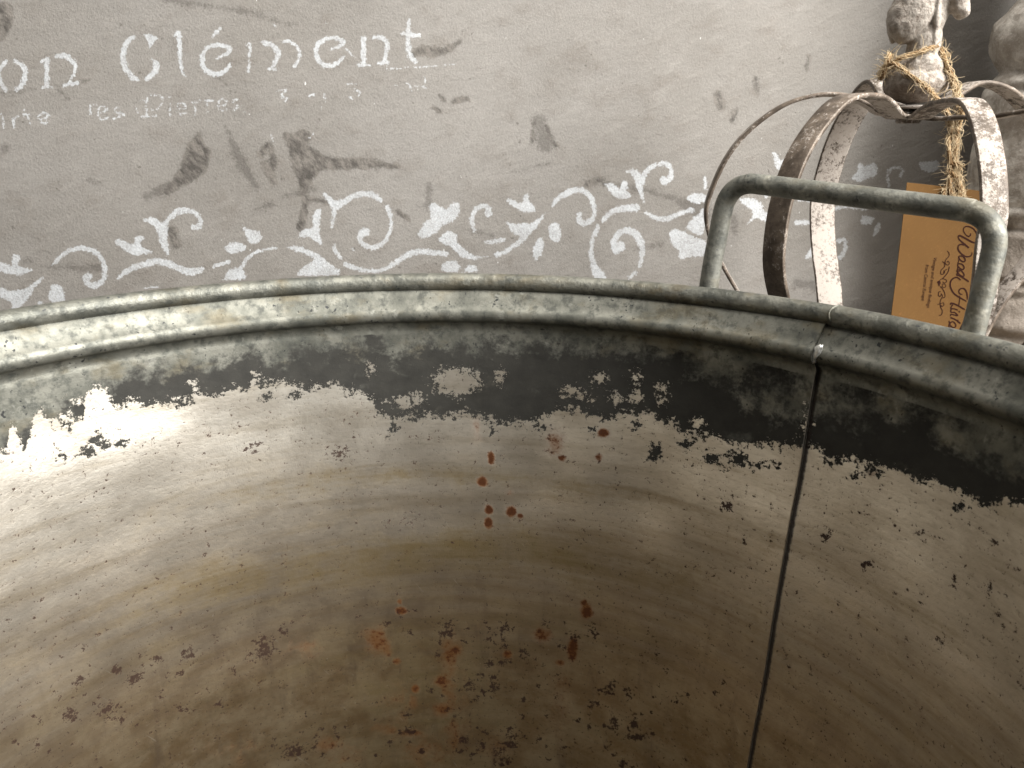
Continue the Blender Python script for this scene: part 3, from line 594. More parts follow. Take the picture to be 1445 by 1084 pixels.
def lump(c, ax, n=(14, 9), seed=1, amp=.25):
    u = np.linspace(0, 2 * math.pi, n[0], endpoint=False); v = np.linspace(.12, math.pi - .12, n[1]); Vs = []
    for b in v:
        for a in u: Vs.append((math.sin(b) * math.cos(a), math.sin(b) * math.sin(a), math.cos(b)))
    Vs = np.array(Vs); s = 1 + amp * (vnoise(Vs + 7, 2.3, seed) - .5) * 2; Vs = Vs * s[:, None]
    A = np.stack([np.array(a, float) for a in ax]); P = np.array(c) + Vs @ A
    f = [[r * n[0] + k, r * n[0] + (k + 1) % n[0], (r + 1) * n[0] + (k + 1) % n[0], (r + 1) * n[0] + k] for r in range(n[1] - 1) for k in range(n[0])]
    f += [list(range(n[0]))[::-1], [(n[1] - 1) * n[0] + k for k in range(n[0])]]
    return [tuple(p) for p in P], f
def radial(th): return np.array([math.cos(th), math.sin(th), 0]), np.array([-math.sin(th), math.cos(th), 0])
er, et = radial(TH0 - .006)
v, f = merge([lump(er * (.2950 - .0054) + np.array([0, 0, RZ - .0255]), (er * .0016, et * .0022 + np.array([0, 0, .0006]), (et * -.002 + np.array([0, 0, .0052]))), seed=3), lump(er * (.2950 - .0046) + et * .0016 + np.array([0, 0, RZ - .0308]), (er * .0012, et * .0012, np.array([0, 0, .0026])), seed=8)])
mesh_obj('solder_patch', v, f, M['solder'], tub)
er, et = radial(TH_J)
pts = [er * (.3030 + .0067 * math.cos(a)) + et * (.0009 * math.sin(a * 3)) + np.array([0, 0, RZ - .0064 + .0067 * math.sin(a)]) for a in np.linspace(R_(15), R_(205), 16)]
v, f = tube(pts, [.0003] + [.0006] * 14 + [.0003], 8); mesh_obj('joint_lip', v, f, M['rim'], tub)
# bottom
nb = 96; a = np.linspace(0, 2 * math.pi, nb, endpoint=False); Vb = []; 
for r, z in ((.0, .020), (.12, .0195), (.22, .019), (.262, .0185), (.2686, .022), (.2715, .022), (.2725, .002), (.266, 0.0), (.262, .004)):
    Vb += [(r * math.cos(t) if r else 1e-4 * math.cos(t), r * math.sin(t) if r else 1e-4 * math.sin(t), z) for t in a]
Fb = [[r * nb + k, r * nb + (k + 1) % nb, (r + 1) * nb + (k + 1) % nb, (r + 1) * nb + k] for r in range(8) for k in range(nb)]
mesh_obj('bottom', Vb, Fb, M['rim'], tub)
# handles
def theta_for(pxx, r, z):
    c = [(abs(to_px([(TC[0] + r * math.cos(t), TC[1] + r * math.sin(t), z)])[0][0] - pxx), t) for t in np.arange(-.4, 1.6, .001)]
    return min(c)[1]
HR = .0070
tl, tr_ = theta_for(1000, .321, RZ), theta_for(1375, .321, RZ)
print('handle', math.degrees(tl), math.degrees(tr_))
bl = np.array([TC[0] + .321 * math.cos(tl), TC[1] + .321 * math.sin(tl), RZ]); brr = np.array([TC[0] + .321 * math.cos(tr_), TC[1] + .321 * math.sin(tr_), RZ])
chord = (brr - bl) / np.linalg.norm(brr - bl); outw = np.cross(chord, (0, 0, 1)); mid = (bl + brr) / 2 - np.array([TC[0], TC[1], RZ])
outw = outw if outw @ mid > 0 else -outw; lean = R_(12); upv = np.array([0, 0, 1]) * math.cos(lean) + outw * math.sin(lean)
nrm = np.cross(chord, upv)
def height_for(base, py):
    hs = np.linspace(0, .14, 1400); Q = base[None] + upv[None] * hs[:, None]; return hs[np.argmin(np.abs(to_px(Q)[1] - py))]
hl, hr = height_for(bl, 255), height_for(brr, 303)
cl, cr_ = bl + upv * hl, brr + upv * hr; bar = (cr_ - cl) / np.linalg.norm(cr_ - cl); rc = .021
hp = [Vector(bl + upv * .012), Vector(bl + upv * (hl - rc * 1.5))]
for sgn, cc in ((1, cl), (-1, cr_)):
    arc = []
    for t in np.linspace(0, 1, 7):      # quadratic corner
        p0, p1, p2 = cc - upv * rc, cc, cc + bar * rc * sgn; arc.append(Vector(p0 * (1 - t) ** 2 + 2 * p1 * t * (1 - t) + p2 * t * t))
    hp += arc if sgn == 1 else [Vector(cl + (cr_ - cl) * .35), Vector(cl + (cr_ - cl) * .65)] + arc[::-1]
hp += [Vector(brr + upv * (hr - rc * 1.5)), Vector(brr + upv * .012)]
low = lambda t, r, d: Vector((TC[0] + r * math.cos(t), TC[1] + r * math.sin(t), RZ - d))
path = [low(tl, .3045, .110), low(tl, .3065, .080), low(tl, .3130, .045), low(tl, .3195, .015)] + hp + [low(tr_, .3195, .015), low(tr_, .3130, .045), low(tr_, .3065, .080), low(tr_, .3045, .110)]
path = [Vector(p) for p in catmull([tuple(p) for p in path], 7)]
hloc = [(p - Vector((TC[0], TC[1], 0))) for p in path]
v, f = tube(hloc, list(np.interp(np.linspace(0, 1, len(hloc)), [0, .3, .5, .7, 1], [.0063, .0063, .0063, .0058, .0056])), 24)
handle = mesh_obj('handle', v, f, M['handle'], tub)
def bracket(t):
    V = []; F2 = []
    for k, (dt, d, r) in enumerate(((-.055, .055, .2995), (.055, .055, .2995), (.055, .100, .2975), (-.055, .100, .2975))):
        V.append(((r + .0007) * math.cos(t + dt), (r + .0007) * math.sin(t + dt), RZ - d))
    n = 12; out_ = []
    ang = np.linspace(-.06, .06, n)
    for d in (.060, .095):
        for a_ in ang:
            bulge = math.sqrt(max(0, (.0085 / .305) ** 2 - a_ ** 2)) * .305 * 1.9 if abs(a_) < .0279 else 0
            out_.append(((.2995 + .0010 - .04 * (d - .06) + bulge) * math.cos(t + a_), (.2995 + .0010 - .04 * (d - .06) + bulge) * math.sin(t + a_), RZ - d))
    Fq = [[k, k + 1, n + k + 1, n + k] for k in range(n - 1)]
    o = mesh_obj('bracket', out_, Fq, M['handle'], handle); o.modifiers.new('thick', 'SOLIDIFY').thickness = .0015
    return o
for t in (tl, tr_): bracket(t)
h2 = handle.copy(); COL.objects.link(h2); h2.parent = tub; h2.rotation_euler.z = math.pi
for b in [c for c in handle.children]:
    c2 = b.copy(); COL.objects.link(c2); c2.parent = h2

# ------------------------------------------------------------------ box behind the tub that carries crown and ornament
BT = .420
box = empty('wooden_box', (.46, .70, 0), 'low grey wooden box behind the tub, carrying crown and stone ornament', 'box')
box.rotation_euler.z = math.atan(WK)
def slab(x0, x1, y0, y1, z0, z1, b=.002):
    bm = bmesh.new(); bmesh.ops.create_cube(bm, size=1)
    for vv in bm.verts: vv.co = ((x0 + x1) / 2 + vv.co.x * (x1 - x0), (y0 + y1) / 2 + vv.co.y * (y1 - y0), (z0 + z1) / 2 + vv.co.z * (z1 - z0))
    bmesh.ops.bevel(bm, geom=bm.edges[:], offset=b, segments=2, affect='EDGES'); me = bpy.data.meshes.new('board'); bm.to_mesh(me); bm.free(); return me
def board(name, *a):
    me = slab(*a); o = bpy.data.objects.new(name, me); COL.objects.link(o); me.materials.append(M['wood']); o.parent = box
for k in range(4): board('top_board', -.252 + k * .126, -.252 + k * .126 + .123, -.145, .215, BT - .018, BT)
for y in (-.137, .192):
    for k in range(3): board('side_board', -.225, .225, y, y + .015, .01 + k * .131, .01 + k * .131 + .128)
for x in (-.22, .205): board('end_board', x, x + .015, -.121, .191, .0, BT - .0185)

# ------------------------------------------------------------------ crown of metal straps
HX, HY, HZ = .320, .660, .6495
crown = empty('metal_crown', (HX, HY, BT), 'whitewashed brown metal crown of bent straps with carved finial, behind the handle', 'crown')
near = np.array([-HX, -HY, 0]); near /= np.linalg.norm(near); rgt = np.array([-near[1], near[0], 0])
rgt = rgt if rgt[0] > 0 else -rgt
SPR = [(.004, .0), (.022, .001), (.040, .011), (.058, .0175), (.080, .0160), (.104, .007), (.128, -.012), (.147, -.036), (.158, -.062), (.160, -.082), (.153, -.108), (.139, -.132), (.122, -.155), (.109, -.180), (.1015, -.205), (.1005, -.222)]
def strap(ang, z_off, wht_in, wht_out, seed, scale=1.0, pk=0.0, hw=.0086, low=0.0):
    d = near * math.cos(ang) + rgt * math.sin(ang); s = np.cross((0, 0, 1), d)
    pr_ = catmull([(r + low * max(0., min(1., (-z - .085) / .05)) * max(0., min(1., (.222 + z) / .05)), z + pk * math.exp(-((r - .062) / .034) ** 2), 0) for r, z in SPR], 6); n = len(pr_); V = []; wv = []; tk = .0014
    for i_, (r, z, _) in enumerate(pr_):
        a_ = np.array(pr_[max(i_ - 1, 0)]); b_ = np.array(pr_[min(i_ + 1, n - 1)]); tg = (b_ - a_)[:2]; tg /= np.linalg.norm(tg)
        no = np.array([-tg[1], tg[0]])            # outward/up normal in (r,z)
        if i_ == 0: no = np.array([0, 1.])
        ro = r * scale if r > .03 else r
        zz = z + HZ - BT + z_off * (1 - min(1, r / .05))
        jit = .0007 * math.sin(i_ * .35 + seed)
        c = d * (ro + jit) + np.array([0, 0, zz]); nn = d * no[0] + np.array([0, 0, no[1]])
        for sg, tt in ((-1, 1), (-.93, 1.15), (0, 1.25), (.93, 1.15), (1, 1), (1, -1), (.93, -1.15), (0, -1.2), (-.93, -1.15), (-1, -1)):
            V.append(c + s * hw * sg + nn * tk * tt); wv.append(wht_out if tt > 0 else wht_in)
            if abs(sg) == 1: wv[-1] = .25
    F2 = []
    for i_ in range(n - 1):
        for k in range(10): k2 = (k + 1) % 10; F2.append([i_ * 10 + k, i_ * 10 + k2, (i_ + 1) * 10 + k2, (i_ + 1) * 10 + k])
    F2 += [list(range(10))[::-1], [(n - 1) * 10 + k for k in range(10)]]
    F2 = [q_[::-1] for q_ in F2]
    o = mesh_obj('strap', V, F2, M['strap'], crown); attr(o, 'white', wv); return o
for k, (deg, win, wout, scl, pk, hwid, low) in enumerate(((-28, .6, .22, 1., -.006, .0088, .010), (-75, .85, .35, .955, -.003, .0105, 0.), (-154, .78, .5, .97, .010, .0125, 0.), (21, .5, .58, 1., -.012, .0082, .026), (66, .6, .6, 1., -.022, .0086, 0.), (128, .7, .6, 1., .006, .009, 0.))):
    strap(R_(deg), (k % 3) * .0024 - .002, win, wout, k, scl, pk, hwid, low)
def lathe(pr_, n=32):
    V = []; F2 = []
    for r, z in pr_:
        for k in range(n): t = 2 * math.pi * k / n; V.append((max(r, 1e-5) * math.cos(t), max(r, 1e-5) * math.sin(t), z))
    for i_ in range(len(pr_) - 1):
        for k in range(n): F2.append([i_ * n + k, i_ * n + (k + 1) % n, (i_ + 1) * n + (k + 1) % n, (i_ + 1) * n + k])
    return V, F2
v, f = lathe([(.0, HZ - BT - .0075), (.0085, HZ - BT - .0075), (.0095, HZ - BT - .006), (.0095, HZ - BT - .0045), (.0175, HZ - BT - .004), (.0182, HZ - BT - .003), (.017, HZ - BT - .0025)]); hb = mesh_obj('hub_plate', v, f, M['strap'], crown); attr(hb, 'white', [.45] * len(v))
v, f = lathe([(.0, HZ - BT + .0035), (.0165, HZ - BT + .0035), (.0190, HZ - BT + .0045), (.0185, HZ - BT + .0055), (.0, HZ - BT + .0075)]); hb = mesh_obj('finial_plate', v, f, M['strap'], crown); attr(hb, 'white', [.85] * len(v))
v, f = lathe([(.0955, .0), (.1035, .0), (.104, .003), (.104, .018), (.102, .0205), (.0985, .0205), (.0965, .018), (.0955, .0)], 72); hb = mesh_obj('base_ring', v, f, M['strap'], crown); attr(hb, 'white', [.5] * len(v))
# finial: blended ellipsoids, sampled as one surface
fz = HZ - BT + .0062
def E3(c, ax, rot=0):
    """c and semi-axes along (right, near, up); rot tilts in the right-up plane"""
    return (np.array(c, float), np.array(ax, float), rot)
parts = [E3((.0015, 0, .0165), (.0238, .0225, .0150)), E3((.0025, 0, .027), (.0190, .0185, .0135)), E3((.003, 0, .046), (.0128, .0115, .020)), E3((.0065, 0, .076), (.0122, .0105, .030), R_(-4)),
         E3((-.0085, .006, .0675), (.0165, .0100, .0235), R_(-16)), E3((-.0165, -.004, .0695), (.0090, .0105, .0240), R_(-8)),
         E3((.0205, .001, .0835), (.0092, .0090, .0205), R_(10)), E3((.0255, .001, .0685), (.0066, .0070, .0075), 0), E3((.0095, .0090, .064), (.0022, .0028, .030), R_(3)),
         E3((.004, 0, .102), (.018, .010, .016)), E3((.004, 0, .125), (.0125, .009, .028)), E3((-.018, 0, .102), (.010, .009, .011))]
def finial_mesh():
    bm = bmesh.new(); V, F2 = [], []
    for c, ax, rot in parts:
        lv, lf = lump((0, 0, 0), ((1, 0, 0), (0, 1, 0), (0, 0, 1)), (28, 18), 1, 0.0)
        L = np.array(lv) * ax; cr, sr = math.cos(rot), math.sin(rot)
        L = np.stack([L[:, 0] * cr - L[:, 2] * sr, L[:, 1], L[:, 0] * sr + L[:, 2] * cr], 1) + c
        o = len(V); V += (L[:, :1] * rgt + L[:, 1:2] * near + L[:, 2:] * np.array([0, 0, 1]) + np.array([0, 0, fz])).tolist(); F2 += [[i_ + o for i_ in q_] for q_ in lf]
    tmp = mesh_obj('finial', V, F2, M['finial'], crown)
    rm = tmp.modifiers.new('r', 'REMESH'); rm.mode = 'VOXEL'; rm.voxel_size = .0009
    sm = tmp.modifiers.new('s', 'SMOOTH'); sm.iterations = 4; sm.factor = .5
    dg = bpy.context.evaluated_depsgraph_get(); me = bpy.data.meshes.new_from_object(tmp.evaluated_get(dg)); tmp.modifiers.clear(); tmp.data = me
    me.polygons.foreach_set('use_smooth', np.ones(len(me.polygons), bool))
    if not me.materials: me.materials.append(M['finial'])
    P = np.empty(len(me.vertices) * 3); me.vertices.foreach_get('co', P); P = P.reshape(-1, 3)
    N = np.empty(len(me.vertices) * 3); me.vertex_normals.foreach_get('vector', N); N = N.reshape(-1, 3)
    P = P + N * ((vnoise(P, 190, 4) - .5) * .0016 + (vnoise(P, 70, 9) - .5) * .0022)[:, None]
    me.vertices.foreach_set('co', P.ravel()); me.update()
    zz = P[:, 2] - fz; w = np.interp(zz, [0, .008, .02, .035, .06, .12], [.10, .28, .5, .8, .75, .75])
    attr(tmp, 'white', w)
    return tmp
finial_mesh()

# ------------------------------------------------------------------ stone ornament at the right
ox, oy = .590, .826
orn = empty('stone_ornament', (ox, oy, BT), 'tall weathered pale stone ornament with lumpy rounded tiers beside the crown', 'ornament')
zs = np.linspace(0, .56, 260); nk = 120
def z_of(py): return on_y(1400, py, oy - .045)[2] - BT
knots = [(-1., .072), (0, .074), (.02, .070)] + [(z_of(y), r) for y, r in ((470, .064), (400, .0615), (335, .0600), (316, .0570), (305, .0600), (270, .0635), (200, .0650), (140, .0655), (112, .0625), (98, .0590), (88, .0560), (76, .0600), (52, .0655), (28, .0650), (8, .0580), (-15, .0470), (-40, .043))] + [(.42, .050), (.47, .048), (.52, .036), (.545, .020), (.56, .002), (2, .002)]
knots = sorted(knots); KR = np.interp(zs, [k[0] for k in knots], [k[1] for k in knots])
KR = np.convolve(np.pad(KR, 2, 'edge'), [.1, .2, .4, .2, .1], 'valid'); KR[-1] = .001
T, Z = np.meshgrid(np.linspace(0, 2 * math.pi, nk, endpoint=False), zs); Rr = np.repeat(KR[:, None], nk, 1)
P3 = np.stack([np.cos(T) * Rr, np.sin(T) * Rr, Z], -1).reshape(-1, 3)
sp = np.sin(2 * T + Z * 26); fold = np.sin(3 * T - Z * 60 + 2 * (vnoise(P3, 22, 2).reshape(T.shape)))
disp = (vnoise(P3, 38, 1).reshape(T.shape) - .5) * .0045 + (vnoise(P3, 110, 6).reshape(T.shape) - .5) * .0042 + sp * .0016 + np.maximum(fold, 0) ** 3 * .0012 * np.clip((Z - .15) / .1, 0, 1)
# creases that wind round the shaft
for (zc, am, wd_, k) in ((z_of(90), .005, .0045, .006), (z_of(318), .0055, .004, .006), (z_of(250), .0025, .004, .03), (z_of(60), .0035, .004, .04), (z_of(380), .003, .004, .03), (z_of(440), .003, .004, -.03)):
    disp -= am * np.exp(-((Z - zc - k * np.sin(T * 1.0 + 1.2)) / wd_) ** 2)
Rr = Rr + disp * np.clip(Rr / .03, 0, 1)
V = np.stack([np.cos(T) * (Rr + .046 * np.clip(Rr / .03, 0, 1)), np.sin(T) * (Rr + .016 * np.clip(Rr / .03, 0, 1)), Z], -1).reshape(-1, 3)  # unseen width and height added so it shades more of the wall
i = np.arange(259)[:, None] * nk + np.arange(nk)[None]; q = np.stack([i, np.roll(i, -1, 1), np.roll(i, -1, 1) + nk, i + nk], -1).reshape(-1, 4)
mesh_obj('shaft', V, q, M['stone'], orn)
v, f = lathe([(.0, .0), (.087, .0), (.089, .004), (.087, .022), (.083, .028), (.072, .030)], 48); mesh_obj('foot', v, f, M['stone'], orn)

# ------------------------------------------------------------------ kraft tag hanging inside the crown
tp0 = np.array(on_y(1340, 330, .598))
tn = np.array([0., -.92, .285]); tn /= np.linalg.norm(tn)
def tp(px, py, lift=0.): return np.array(on_plane(px, py, tp0, tn)) + tn * lift
tag_o = empty('kraft_tag', tuple(tp(1345, 272)), 'brown kraft paper tag with dark script lettering hanging from twine', 'tag')
TL = tp(1281, 257); exv = tp(1411, 272.5) - TL; wdt = np.linalg.norm(exv); exv /= wdt; eyv = np.cross(exv, tn); eyv = eyv if eyv[2] < 0 else -eyv
print('tag width', wdt)
LEN = .148; g = 24; hole = TL + exv * wdt * .5 + eyv * .007
def card():
    V = []; F2 = []
    for s_ in (0, 1):
        for i_ in range(g + 1):
            for k in range(g + 1):
                u, w_ = k / g, i_ / g
                bend = .0016 * math.sin(w_ * 2.6) - .0022 * (u - .5) ** 2 * 2
                p = TL + exv * wdt * u + eyv * LEN * w_ + tn * (bend - s_ * .0006); V.append(p)
    n = (g + 1) ** 2; a1 = grid_faces(g + 1, g + 1); F2 = a1.tolist() + (a1[:, ::-1] + n).tolist()
    edge = [k for k in range(g + 1)] + [(i_ + 1) * (g + 1) - 1 for i_ in range(1, g + 1)] + [g * (g + 1) + k for k in range(g - 1, -1, -1)] + [i_ * (g + 1) for i_ in range(g - 1, 0, -1)]
    for a_, b_ in zip(edge, edge[1:] + edge[:1]): F2.append([a_, b_, b_ + n, a_ + n])
    o = mesh_obj('card', V, F2, M['card'], None, False); return keep(o, tag_o)
card()
def tag_pt(px, py):
    p = tp(px, py); d = p - TL; u = d @ exv / wdt; w_ = d @ eyv / LEN
    return TL + exv * wdt * u + eyv * LEN * w_ + tn * (.0016 * math.sin(w_ * 2.6) - .0022 * (u - .5) ** 2 * 2 + .00022)
INKS = []
def ink(ox_, oy_, k, pts, w):
    P = catmull([(ox_ + x * k, oy_ + y * k, 0) for x, y in pts], 6); n = len(P)
    W_ = np.interp(np.linspace(0, 1, n), np.linspace(0, 1, len(w)), w) if hasattr(w, '__len__') else np.full(n, w)
    V = []; F2 = []
    for i_ in range(n):
        t = P[min(i_ + 1, n - 1)] - P[max(i_ - 1, 0)]; t = t[:2] / (np.linalg.norm(t[:2]) + 1e-9); nn = np.array([-t[1], t[0]]) * W_[i_] * k / 2
        V += [tuple(tag_pt(P[i_][0] + nn[0], P[i_][1] + nn[1])), tuple(tag_pt(P[i_][0] - nn[0], P[i_][1] - nn[1]))]
    for i_ in range(n - 1): F2.append([2 * i_, 2 * i_ + 1, 2 * i_ + 3, 2 * i_ + 2])
    INKS.append((V, F2))
def flush(name):
    global INKS
    v, f = merge(INKS); INKS = []; o = mesh_obj(name, v, f, M['ink'], None, False); keep(o, tag_o); return o
k = 60 / 813
A1 = (1330, 310, k)
ink(*A1, [(525, 265), (522, 300), (490, 325), (440, 300), (395, 235), (390, 180), (425, 140), (490, 135), (570, 170), (630, 240), (660, 310), (680, 370), (665, 420), (610, 445), (530, 420), (400, 350), (320, 312), (280, 325)], [14, 26, 26, 18, 18, 20, 24, 26, 26, 24, 20, 18, 22, 28, 34, 34, 34, 30])
ink(*A1, [(280, 325), (310, 390), (400, 470), (490, 545)], [22, 26, 34, 34]); ink(*A1, [(400, 490), (330, 480), (285, 510), (285, 580), (340, 655), (430, 710), (510, 705), (545, 670), (550, 630)], [26, 26, 26, 28, 28, 26, 24, 20, 14])
for dx, dy in ((0, 0), (-22, 148)):
    ink(*A1, [(330 + dx, 700 + dy), (380 + dx, 715 + dy), (415 + dx, 765 + dy), (400 + dx, 810 + dy), (350 + dx, 800 + dy), (300 + dx, 750 + dy), (295 + dx, 710 + dy), (330 + dx, 698 + dy)], [26, 26, 26, 24, 26, 26, 24, 24]); ink(*A1, [(295 + dx, 730 + dy), (290 + dx, 800 + dy), (275 + dx, 845 + dy), (330 + dx, 850 + dy)], 18)
k2 = 60 / 723; A2 = (1325, 380, k2)
ink(*A2, [(290, 10), (360, 30), (405, 85), (400, 125), (350, 110), (300, 60), (290, 15)], 22); ink(*A2, [(300, 60), (285, 100), (330, 115), (400, 155), (490, 215)], [18, 24, 26, 26, 28]); ink(*A2, [(350, 190), (310, 155), (260, 145), (200, 180), (172, 240), (180, 320), (230, 410), (300, 465), (380, 510), (450, 550)], [20, 22, 24, 26, 26, 26, 26, 26, 22, 18])
ink(*A2, [(380, 435), (335, 420), (318, 375), (350, 335), (410, 335), (450, 390), (465, 460), (462, 520)], [14, 18, 20, 22, 24, 24, 22, 18]); ink(*A2, [(335, 450), (330, 530), (315, 640)], 15); ink(*A2, [(180, 610), (185, 582), (230, 590), (310, 625), (380, 665), (425, 690)], [22, 26, 26, 26, 24, 18])
ink(*A2, [(215, 605), (185, 650), (190, 670), (250, 680), (300, 700)], 20); ink(*A2, [(318, 715), (335, 735)], 22); ink(*A2, [(190, 670), (180, 720), (200, 735), (250, 740), (300, 790), (240, 780), (185, 770), (175, 800)], 20); ink(*A2, [(175, 820), (190, 830), (270, 865), (350, 925)], [20, 24, 24, 20]); ink(*A2, [(300, 860), (315, 920)], 14)
ink(*A2, [(150, 880), (165, 910), (220, 895), (265, 940), (260, 985), (215, 990), (170, 950), (175, 905)], 20); ink(*A2, [(160, 910), (150, 970), (170, 1010)], 18)
for q_ in ([(500, 1010), (560, 1040), (600, 1100), (560, 1130)],): ink(*A2, [(180, 1040), (240, 1060), (300, 1110)], 20); ink(*A2, [(130, 1120), (200, 1130), (290, 1190)], 20)
flush('script_lettering')
k3 = 60 / 650; A3 = (1285, 350, k3)
for p, w in (([(545, 50), (572, 85), (570, 130), (530, 175), (512, 215), (525, 255), (560, 265), (575, 235), (555, 205), (540, 225)], 11), ([(470, 210), (500, 240), (500, 290), (450, 345), (445, 400), (480, 405), (505, 370), (485, 350)], 11), ([(575, 290), (555, 370), (510, 430), (470, 475)], 14), ([(540, 330), (505, 350), (480, 390)], 10),
             ([(435, 490), (470, 475), (520, 490), (530, 520), (495, 540), (470, 520)], 11), ([(460, 560), (500, 555), (520, 590), (490, 610), (465, 590), (470, 565)], 9), ([(435, 590), (470, 630), (500, 690), (505, 750), (470, 770)], 12), ([(440, 670), (410, 680), (408, 730), (435, 745), (450, 715)], 12), ([(445, 700), (470, 740), (440, 800), (430, 850)], 11), ([(390, 865), (440, 855), (480, 840), (490, 875), (455, 900), (450, 875)], 10), ([(430, 850), (440, 910), (465, 960), (455, 1020), (415, 1035)], 12)):
    ink(*A3, p, w)
ink(*A3, [(390, 535), (415, 525), (440, 550)], [18, 46, 14]); ink(*A3, [(425, 500), (415, 540), (420, 590)], [12, 36, 10])
flush('scroll_ornament')
def small_text(s, p_start, p_end, size_px):
    cu = bpy.data.curves.new('t', 'FONT'); cu.body = s; cu.size = 1.0; cu.shear = .15; tmp = bpy.data.objects.new('t', cu); COL.objects.link(tmp)
    dg = bpy.context.evaluated_depsgraph_get(); me = bpy.data.meshes.new_from_object(tmp.evaluated_get(dg)); bpy.data.objects.remove(tmp)
    P = np.array([tuple(v_.co) for v_ in me.vertices]); L = P[:, 0].max(); a_ = np.array(p_start, float); b_ = np.array(p_end, float); d = (b_ - a_) / L
    up = np.array([-(b_ - a_)[1], (b_ - a_)[0]]); up = -up / np.linalg.norm(up) * size_px; up = up if up[0] > 0 else -up
    Q = [tuple(tag_pt(*(a_ + d * x + up * y))) for x, y, _ in P]
    o = mesh_obj('printed_line', Q, [list(p_.vertices) for p_ in me.polygons], M['ink'], None, False); keep(o, tag_o)
def A3p(x, y): return (1285 + x * k3, 350 + y * k3)
small_text('Vintage and antique findings', A3p(340, 140), A3p(230, 915), 6.6); small_text('from Central Europe', A3p(218, 255), A3p(150, 805), 6.6)

# ------------------------------------------------------------------ jute twine
def hub_pt(r, n_, u): return np.array([HX, HY, HZ]) + rgt * r + near * n_ + np.array([0, 0, u])
twine = empty('jute_twine', tuple(hub_pt(0, 0, .03)), 'frayed golden jute twine tied round the crown finial', 'twine')
def cord(name, pts, rad, plies=3, turns=60, fray=0):
    P = [np.array(p) for p in catmull([tuple(p) for p in pts], 12)]; n = len(P)
    Ls = np.concatenate([[0], np.cumsum([np.linalg.norm(P[i_ + 1] - P[i_]) for i_ in range(n - 1)])])
    lst = []; frames = []; t0 = Vector(P[1] - P[0]).normalized(); nv = t0.orthogonal().normalized(); prev = t0
    for i_ in range(n):
        t = Vector(P[min(i_ + 1, n - 1)] - P[max(i_ - 1, 0)]).normalized(); nv = prev.rotation_difference(t) @ nv; prev = t; frames.append((np.array(nv), np.array(t.cross(nv)), np.array(t)))
    for s_ in range(plies):
        pp = []
        for i_ in range(n):
            a_ = s_ * 2 * math.pi / plies + Ls[i_] * turns * 2 * math.pi / .1 * .1
            wob = 1 + .3 * math.sin(Ls[i_] * 900 + s_ * 2)
            pp.append(P[i_] + (frames[i_][0] * math.cos(a_) + frames[i_][1] * math.sin(a_)) * rad * .55 * wob)
        lst.append(tube(pp, rad * .52, 6))
    v_, f_ = merge(lst); keep(mesh_obj(name, v_, f_, M['jute'], None), twine)
    for _ in range(fray // 3):                       # loose fibres running along the cord
        i0 = random.randrange(0, max(1, n - 14)); m_ = random.randrange(8, 14); a_ = random.uniform(0, 6.283); da = random.uniform(-.35, .35); r_ = rad * random.uniform(.8, 1.3); dr = rad * random.uniform(-.05, .22)
        pp = []
        for q_ in range(m_):
            i_ = min(i0 + q_, n - 1); a2 = a_ + da * q_; rr_ = r_ + dr * q_ * math.sin(q_ / m_ * 3.1)
            pp.append(P[i_] + (frames[i_][0] * math.cos(a2) + frames[i_][1] * math.sin(a2)) * rr_ + frames[i_][2] * 1e-5 * q_)
        HAIR.append(tube(pp, .00020, 4, False))
    for _ in range(fray * 2 // 3):
        i_ = random.randrange(1, n - 1); a_ = random.uniform(0, 6.283); nv, bv, tv = frames[i_]; d = nv * math.cos(a_) + bv * math.sin(a_)
        p = P[i_] + d * rad * .7; L = random.uniform(.002, .013); pts_ = [p]; dirv = d * random.uniform(.3, 1) + tv * random.uniform(-1.2, 1.2) + np.array([0, 0, random.uniform(-.5, .1)])
        dirv /= np.linalg.norm(dirv); cv = np.array([random.gauss(0, 1) for _ in range(3)]) * .5
        for s_ in range(5): dirv = dirv + cv; dirv /= np.linalg.norm(dirv); pts_.append(pts_[-1] + dirv * L / 5)
        HAIR.append(tube(pts_, [.00022, .0002, .00017, .00014, .00011, .00008], 4, False))
HAIR = []
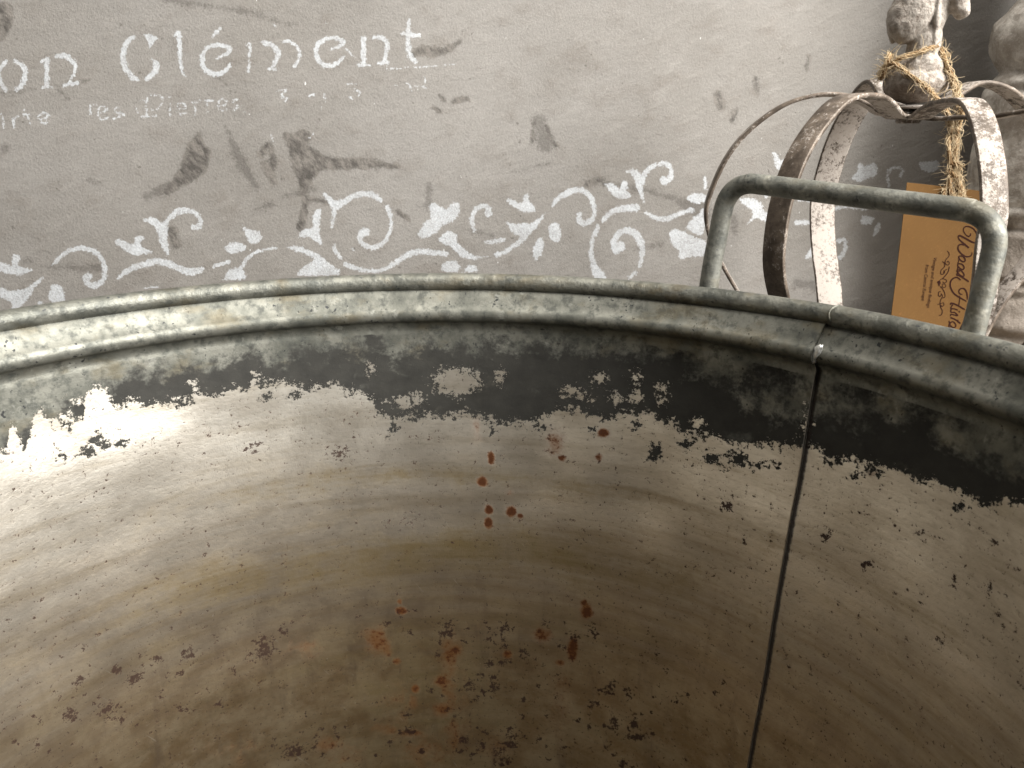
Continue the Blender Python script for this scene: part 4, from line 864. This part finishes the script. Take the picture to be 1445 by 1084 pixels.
# wrap round the neck, two falls to the tag
cord('neck_loop', [hub_pt(.0125, .007, .049), hub_pt(.004, .015, .046), hub_pt(-.012, .017, .040), hub_pt(-.0215, .010, .035), hub_pt(-.0225, -.004, .034), hub_pt(-.012, -.019, .038), hub_pt(.006, -.018, .043), hub_pt(.0155, -.008, .047)], 0.0017, 3, 120, 180)
cord('front_fall', [hub_pt(-.0225, .004, .036), hub_pt(-.017, .017, .037), hub_pt(-.006, .0225, .029), hub_pt(.008, .0245, .019), hub_pt(.019, .019, .009), hub_pt(.027, .012, -.001), hub_pt(.031, .002, -.012), tuple(tp(1339, 205)), tuple(tp(1341, 240, .001)), tuple(tp(1337, 268, .0025)), tuple(tp(1346, 282, .0012)), tuple(tp(1344, 288, -.002))], 0.0015, 3, 120, 360)
cord('side_fall', [hub_pt(.0155, .001, .048), hub_pt(.0205, .007, .036), hub_pt(.0275, .009, .022), hub_pt(.033, .010, .010), hub_pt(.0365, .006, .001), hub_pt(.036, .0, -.012), tuple(tp(1350, 200)), tuple(tp(1347, 235, -.001)), tuple(tp(1353, 266, .0022)), tuple(tp(1350, 282, .0012)), tuple(tp(1345, 288, -.002))], 0.0019, 3, 120, 510)
cord('second_loop', [hub_pt(-.0225, -.002, .041), hub_pt(-.020, .012, .043), hub_pt(-.0235, .012, .028), hub_pt(-.0245, .002, .030), hub_pt(-.021, -.010, .036)], 0.0019, 3, 120, 150)
cord('knot', [tuple(tp(1340, 232, .002)), tuple(tp(1350, 236, .003)), tuple(tp(1348, 244, -.002)), tuple(tp(1339, 242, -.001)), tuple(tp(1341, 248, .003)), tuple(tp(1350, 252, .001))], 0.0017, 3, 120, 120)
cord('tag_loop', [tuple(tp(1341, 250)), tuple(tp(1332, 268, .0015)), tuple(tp(1330, 276, .002)), tuple(tp(1337, 288, .0015)), tuple(tp(1352, 290, .0015)), tuple(tp(1357, 276, .002)), tuple(tp(1350, 254, .001))], 0.0011, 3, 140, 120)
v, f = merge(HAIR); hf = mesh_obj('frayed_fibres', v, f, M['fibre'], None); keep(hf, twine); hf['kind'] = 'stuff'
